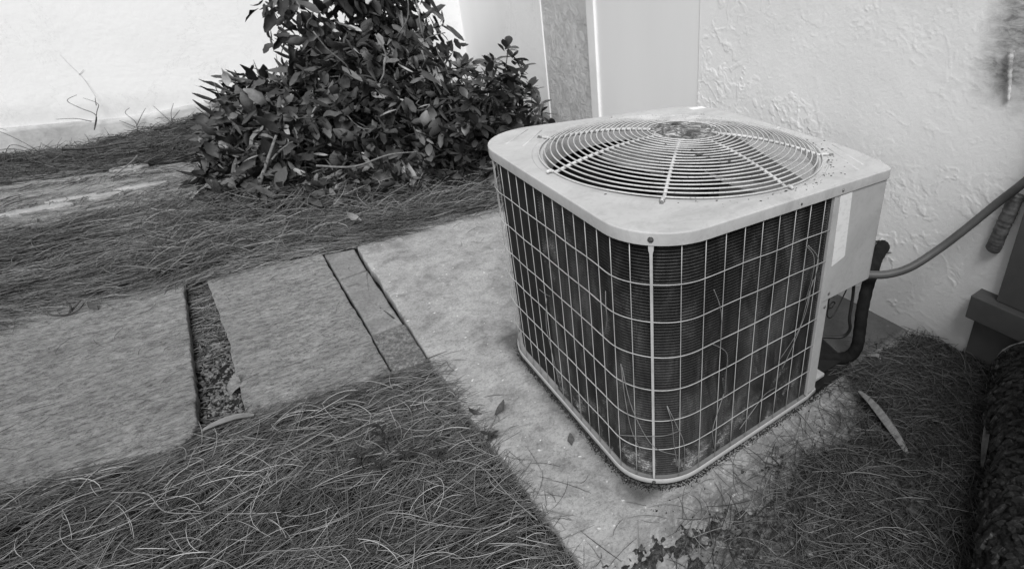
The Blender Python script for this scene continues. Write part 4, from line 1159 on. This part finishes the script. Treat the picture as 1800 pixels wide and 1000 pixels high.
for (x, y, z, rz, s, lb, mt) in ((-.715, 1.085, -.045, 1.1, .55, 'folded dead leaf standing in the gap between the slabs', 'twig'), (-.170, .515, -.024, .3, .40, 'flat dark leaf resting on the left edge of the pad', 'dtwig'), (-.195, .545, -.026, 2.6, .35, 'small crumpled leaf beside the dark leaf on the pad edge', 'dtwig'),
                             (-.055, .285, -.028, 1.2, .28, 'tiny narrow leaf on the pad in front of the grille', 'dtwig'), (-.76, 2.78, .02, .2, .9, 'pale curled leaf on the needles left of the creeper', 'pleaf'), (-.17, 2.12, .0, 2.3, .6, 'light leaf on the needles below the creeper', 'pleaf'), (-1.02, 1.86, -.027, 2.0, .35, 'small dark leaf lying on the left slab near its top edge', 'dtwig')):
    me = dead[2][0].copy(); me.materials.clear(); o = link('fallen_leaf', me, M[mt]); o.location = (x, y, z); o.rotation_euler = (random.uniform(-.3, .3), -.1, rz); o.scale = (s, s, s)
    tag(o, lb, 'leaf')
for pts, lb in (([(-1.34, 3.10, -.018), (-1.16, 3.06, -.016), (-.95, 3.09, -.014)], 'long pale stick half buried in the needles at far left'), ([(-.88, 3.12, -.01), (-.78, 3.16, -.006), (-.70, 3.17, .0)], 'short bright stick on the needles just left of the creeper'),
                ([(-1.05, 3.48, .0), (-.98, 3.60, .03), (-.95, 3.66, .05)], 'thin pale twig sticking up from dark grass near the garden wall'), ([(-.66, .64, -.015), (-.60, .76, -.008), (-.57, .84, -.01), (-.545, .905, -.012)], 'long bent stalk lying on the front needle mat below the slab gap'),
                ([(-.93, .80, -.012), (-.87, .74, -.006), (-.84, .66, -.01), (-.78, .60, -.006)], 'crooked pale stalk on the needle mat at lower left'), ([(-.80, .58, -.006), (-.70, .60, .0), (-.60, .66, -.004), (-.52, .68, -.004)], 'long gently arching stalk near the bottom left'),
                ([(-.32, .42, -.01), (-.27, .34, .0), (-.25, .22, .0), (-.225, .12, -.01)], 'pale stalk running down along the pad edge near the bottom')):
    tag(MB().tube(smooth_path(pts, 6), .0010 if 'stick' not in lb else .0035, 6).build('dry_stalk', M['pleaf'], None, True), lb, 'stalk')

# --- seedlings in the needles
wl = [leaf_mesh('leaf', .030, .011, .15, -.3, 'obovate', 90 + i) for i in range(3)]
for m_ in wl: m_[0].materials.append(M['weed'])
def seedling(x, y, z, h, n_, s, label):
    root = empty('seedling', (x, y, z), label, 'weed', 'weed seedlings in the needle litter')
    lean = Vector((random.uniform(-.15, .15), random.uniform(-.15, .15), 1)).normalized()
    pts = [Vector((x, y, z)) + lean * h * k / 5 + rdir() * .003 for k in range(6)]
    MB().tube(pts, .0012, 5).build('stem', M['weed'], root, True)
    for k in range(n_):
        t = .25 + .75 * k / max(1, n_ - 1); p = Vector((x, y, z)) + lean * h * t; a = k * 2.4 + random.random()
        d = Vector((cos(a), sin(a), random.uniform(.1, .7))).normalized(); q = d.to_track_quat('X', 'Z')
        o = bpy.data.objects.new('leaf', wl[k % 3][0]); COL.objects.link(o); o.parent = root; o.matrix_parent_inverse = Matrix.Translation(root.location).inverted()
        sc = s * random.uniform(.7, 1.2); o.matrix_basis = Matrix.LocRotScale(p, q, Vector((sc, sc, sc)))
seedling(-.425, .560, -.028, .105, 16, .95, 'tallest seedling with a leafy tip in the front needle mat')
seedling(-.485, .545, -.028, .055, 12, .95, 'bushy low seedling just left of the tallest one')
seedling(-.400, .500, -.028, .045, 10, .8, 'small seedling just in front of the tallest one')
seedling(-.455, .500, -.028, .04, 9, .8, 'small seedling left of the nearest one')
seedling(-.335, .455, -.028, .035, 8, .8, 'little seedling closest to the pad edge')
seedling(-.215, .44, -.04, .03, 8, .9, 'flat seedling right on the pad edge')
twig_thing('dry_sprig', [[(-1.09, 1.875, -.03), (-1.075, 1.87, .0), (-1.08, 1.88, .025)], [(-1.09, 1.875, -.028), (-1.06, 1.865, -.012), (-1.045, 1.88, .0)], [(-1.09, 1.875, -.028), (-1.12, 1.86, -.01), (-1.13, 1.88, .005)], [(-1.08, 1.87, -.015), (-1.05, 1.89, .01)]], .004, M['dtwig'], 'dark dry sprig on the top edge of the left slab', 'sprig')

# --- single needles caught in the grille
def face_pt(s, z, o): return (*unit_plan(s, o), z)
caught = [((-.075, .330, .006), (-.060, .24, .014), (-.05, .15, .010), (-.03, .09, .007), 'pair of light needles hanging left of the corner strip'),
          ((-.070, .325, .008), (-.045, .22, .012), (-.00, .12, .014), (.055, .08, .010), 'long needle crossing the corner strip low down'),
          ((.030, .235, .008), (.040, .19, .016), (.045, .12, .014), (.058, .02, .010), 'needle hanging just right of the corner strip'),
          ((.030, .238, .009), (.050, .18, .014), (.066, .12, .016), (.070, .03, .012), 'bowed needle right of the corner strip near the pan'),
          ((-.095, .105, .006), (-.05, .135, .012), (.02, .152, .014), (.062, .158, .010), 'needle lying level across the front corner'),
          ((.135, .515, .008), (.150, .47, .014), (.158, .42, .014), (.162, .33, .008), 'needle hanging high in the fourth column of the right face'),
          ((.140, .37, .006), (.180, .33, .012), (.185, .27, .010), (.185, .20, .010), 'kinked needle in the middle of the right face'),
          ((.185, .20, .006), (.150, .12, .012), (.155, .07, .010), (.165, .03, .008), 'drooping needle low on the right face'),
          ((.435, .53, .006), (.455, .50, .018), (.462, .45, .018), (.455, .36, .010), 'curved needle near the top right of the grille'),
          ((.440, .53, .008), (.470, .49, .022), (.468, .43, .020), (.460, .38, .012), 'second curved needle nested in the first at top right of the grille'),
          ((.475, .40, .008), (.462, .33, .012), (.430, .25, .012), (.395, .17, .008), 'long slanting needle by the right edge of the grille'),
          ((.480, .42, .008), (.455, .35, .014), (.440, .28, .012), (.38, .21, .008), 'long slanting needle crossing its neighbour by the right edge of the grille'),
          ((.250, .045, .006), (.290, .10, .016), (.330, .125, .014), (.375, .120, .010), 'arched needle low on the right half of the right face'),
          ((-.470, .335, .006), (-.44, .345, .012), (-.42, .345, .010), (-.40, .348, .008), 'short needle stuck across the dark left end of the coil'),
          ((-.425, .33, .008), (-.43, .26, .014), (-.432, .20, .012), (-.40, .05, .008), 'needle hanging down the left face beside the dark end'),
          ((-.115, .50, .006), (-.107, .47, .012), (-.105, .44, .012), (-.12, .40, .008), 'short curved needle high on the left side of the corner')]
for q in caught:
    pts = smooth_path([face_pt(*q[i]) for i in range(4)], 6)
    tag(MB().tube(pts, [.0011 * (1 - .5 * i / len(pts)) for i in range(len(pts))], 5).build('caught_needle', M['needle_pad'] if False else M['pleaf'], None, True), q[4], 'pine needle', 'pine needles caught in the grille')
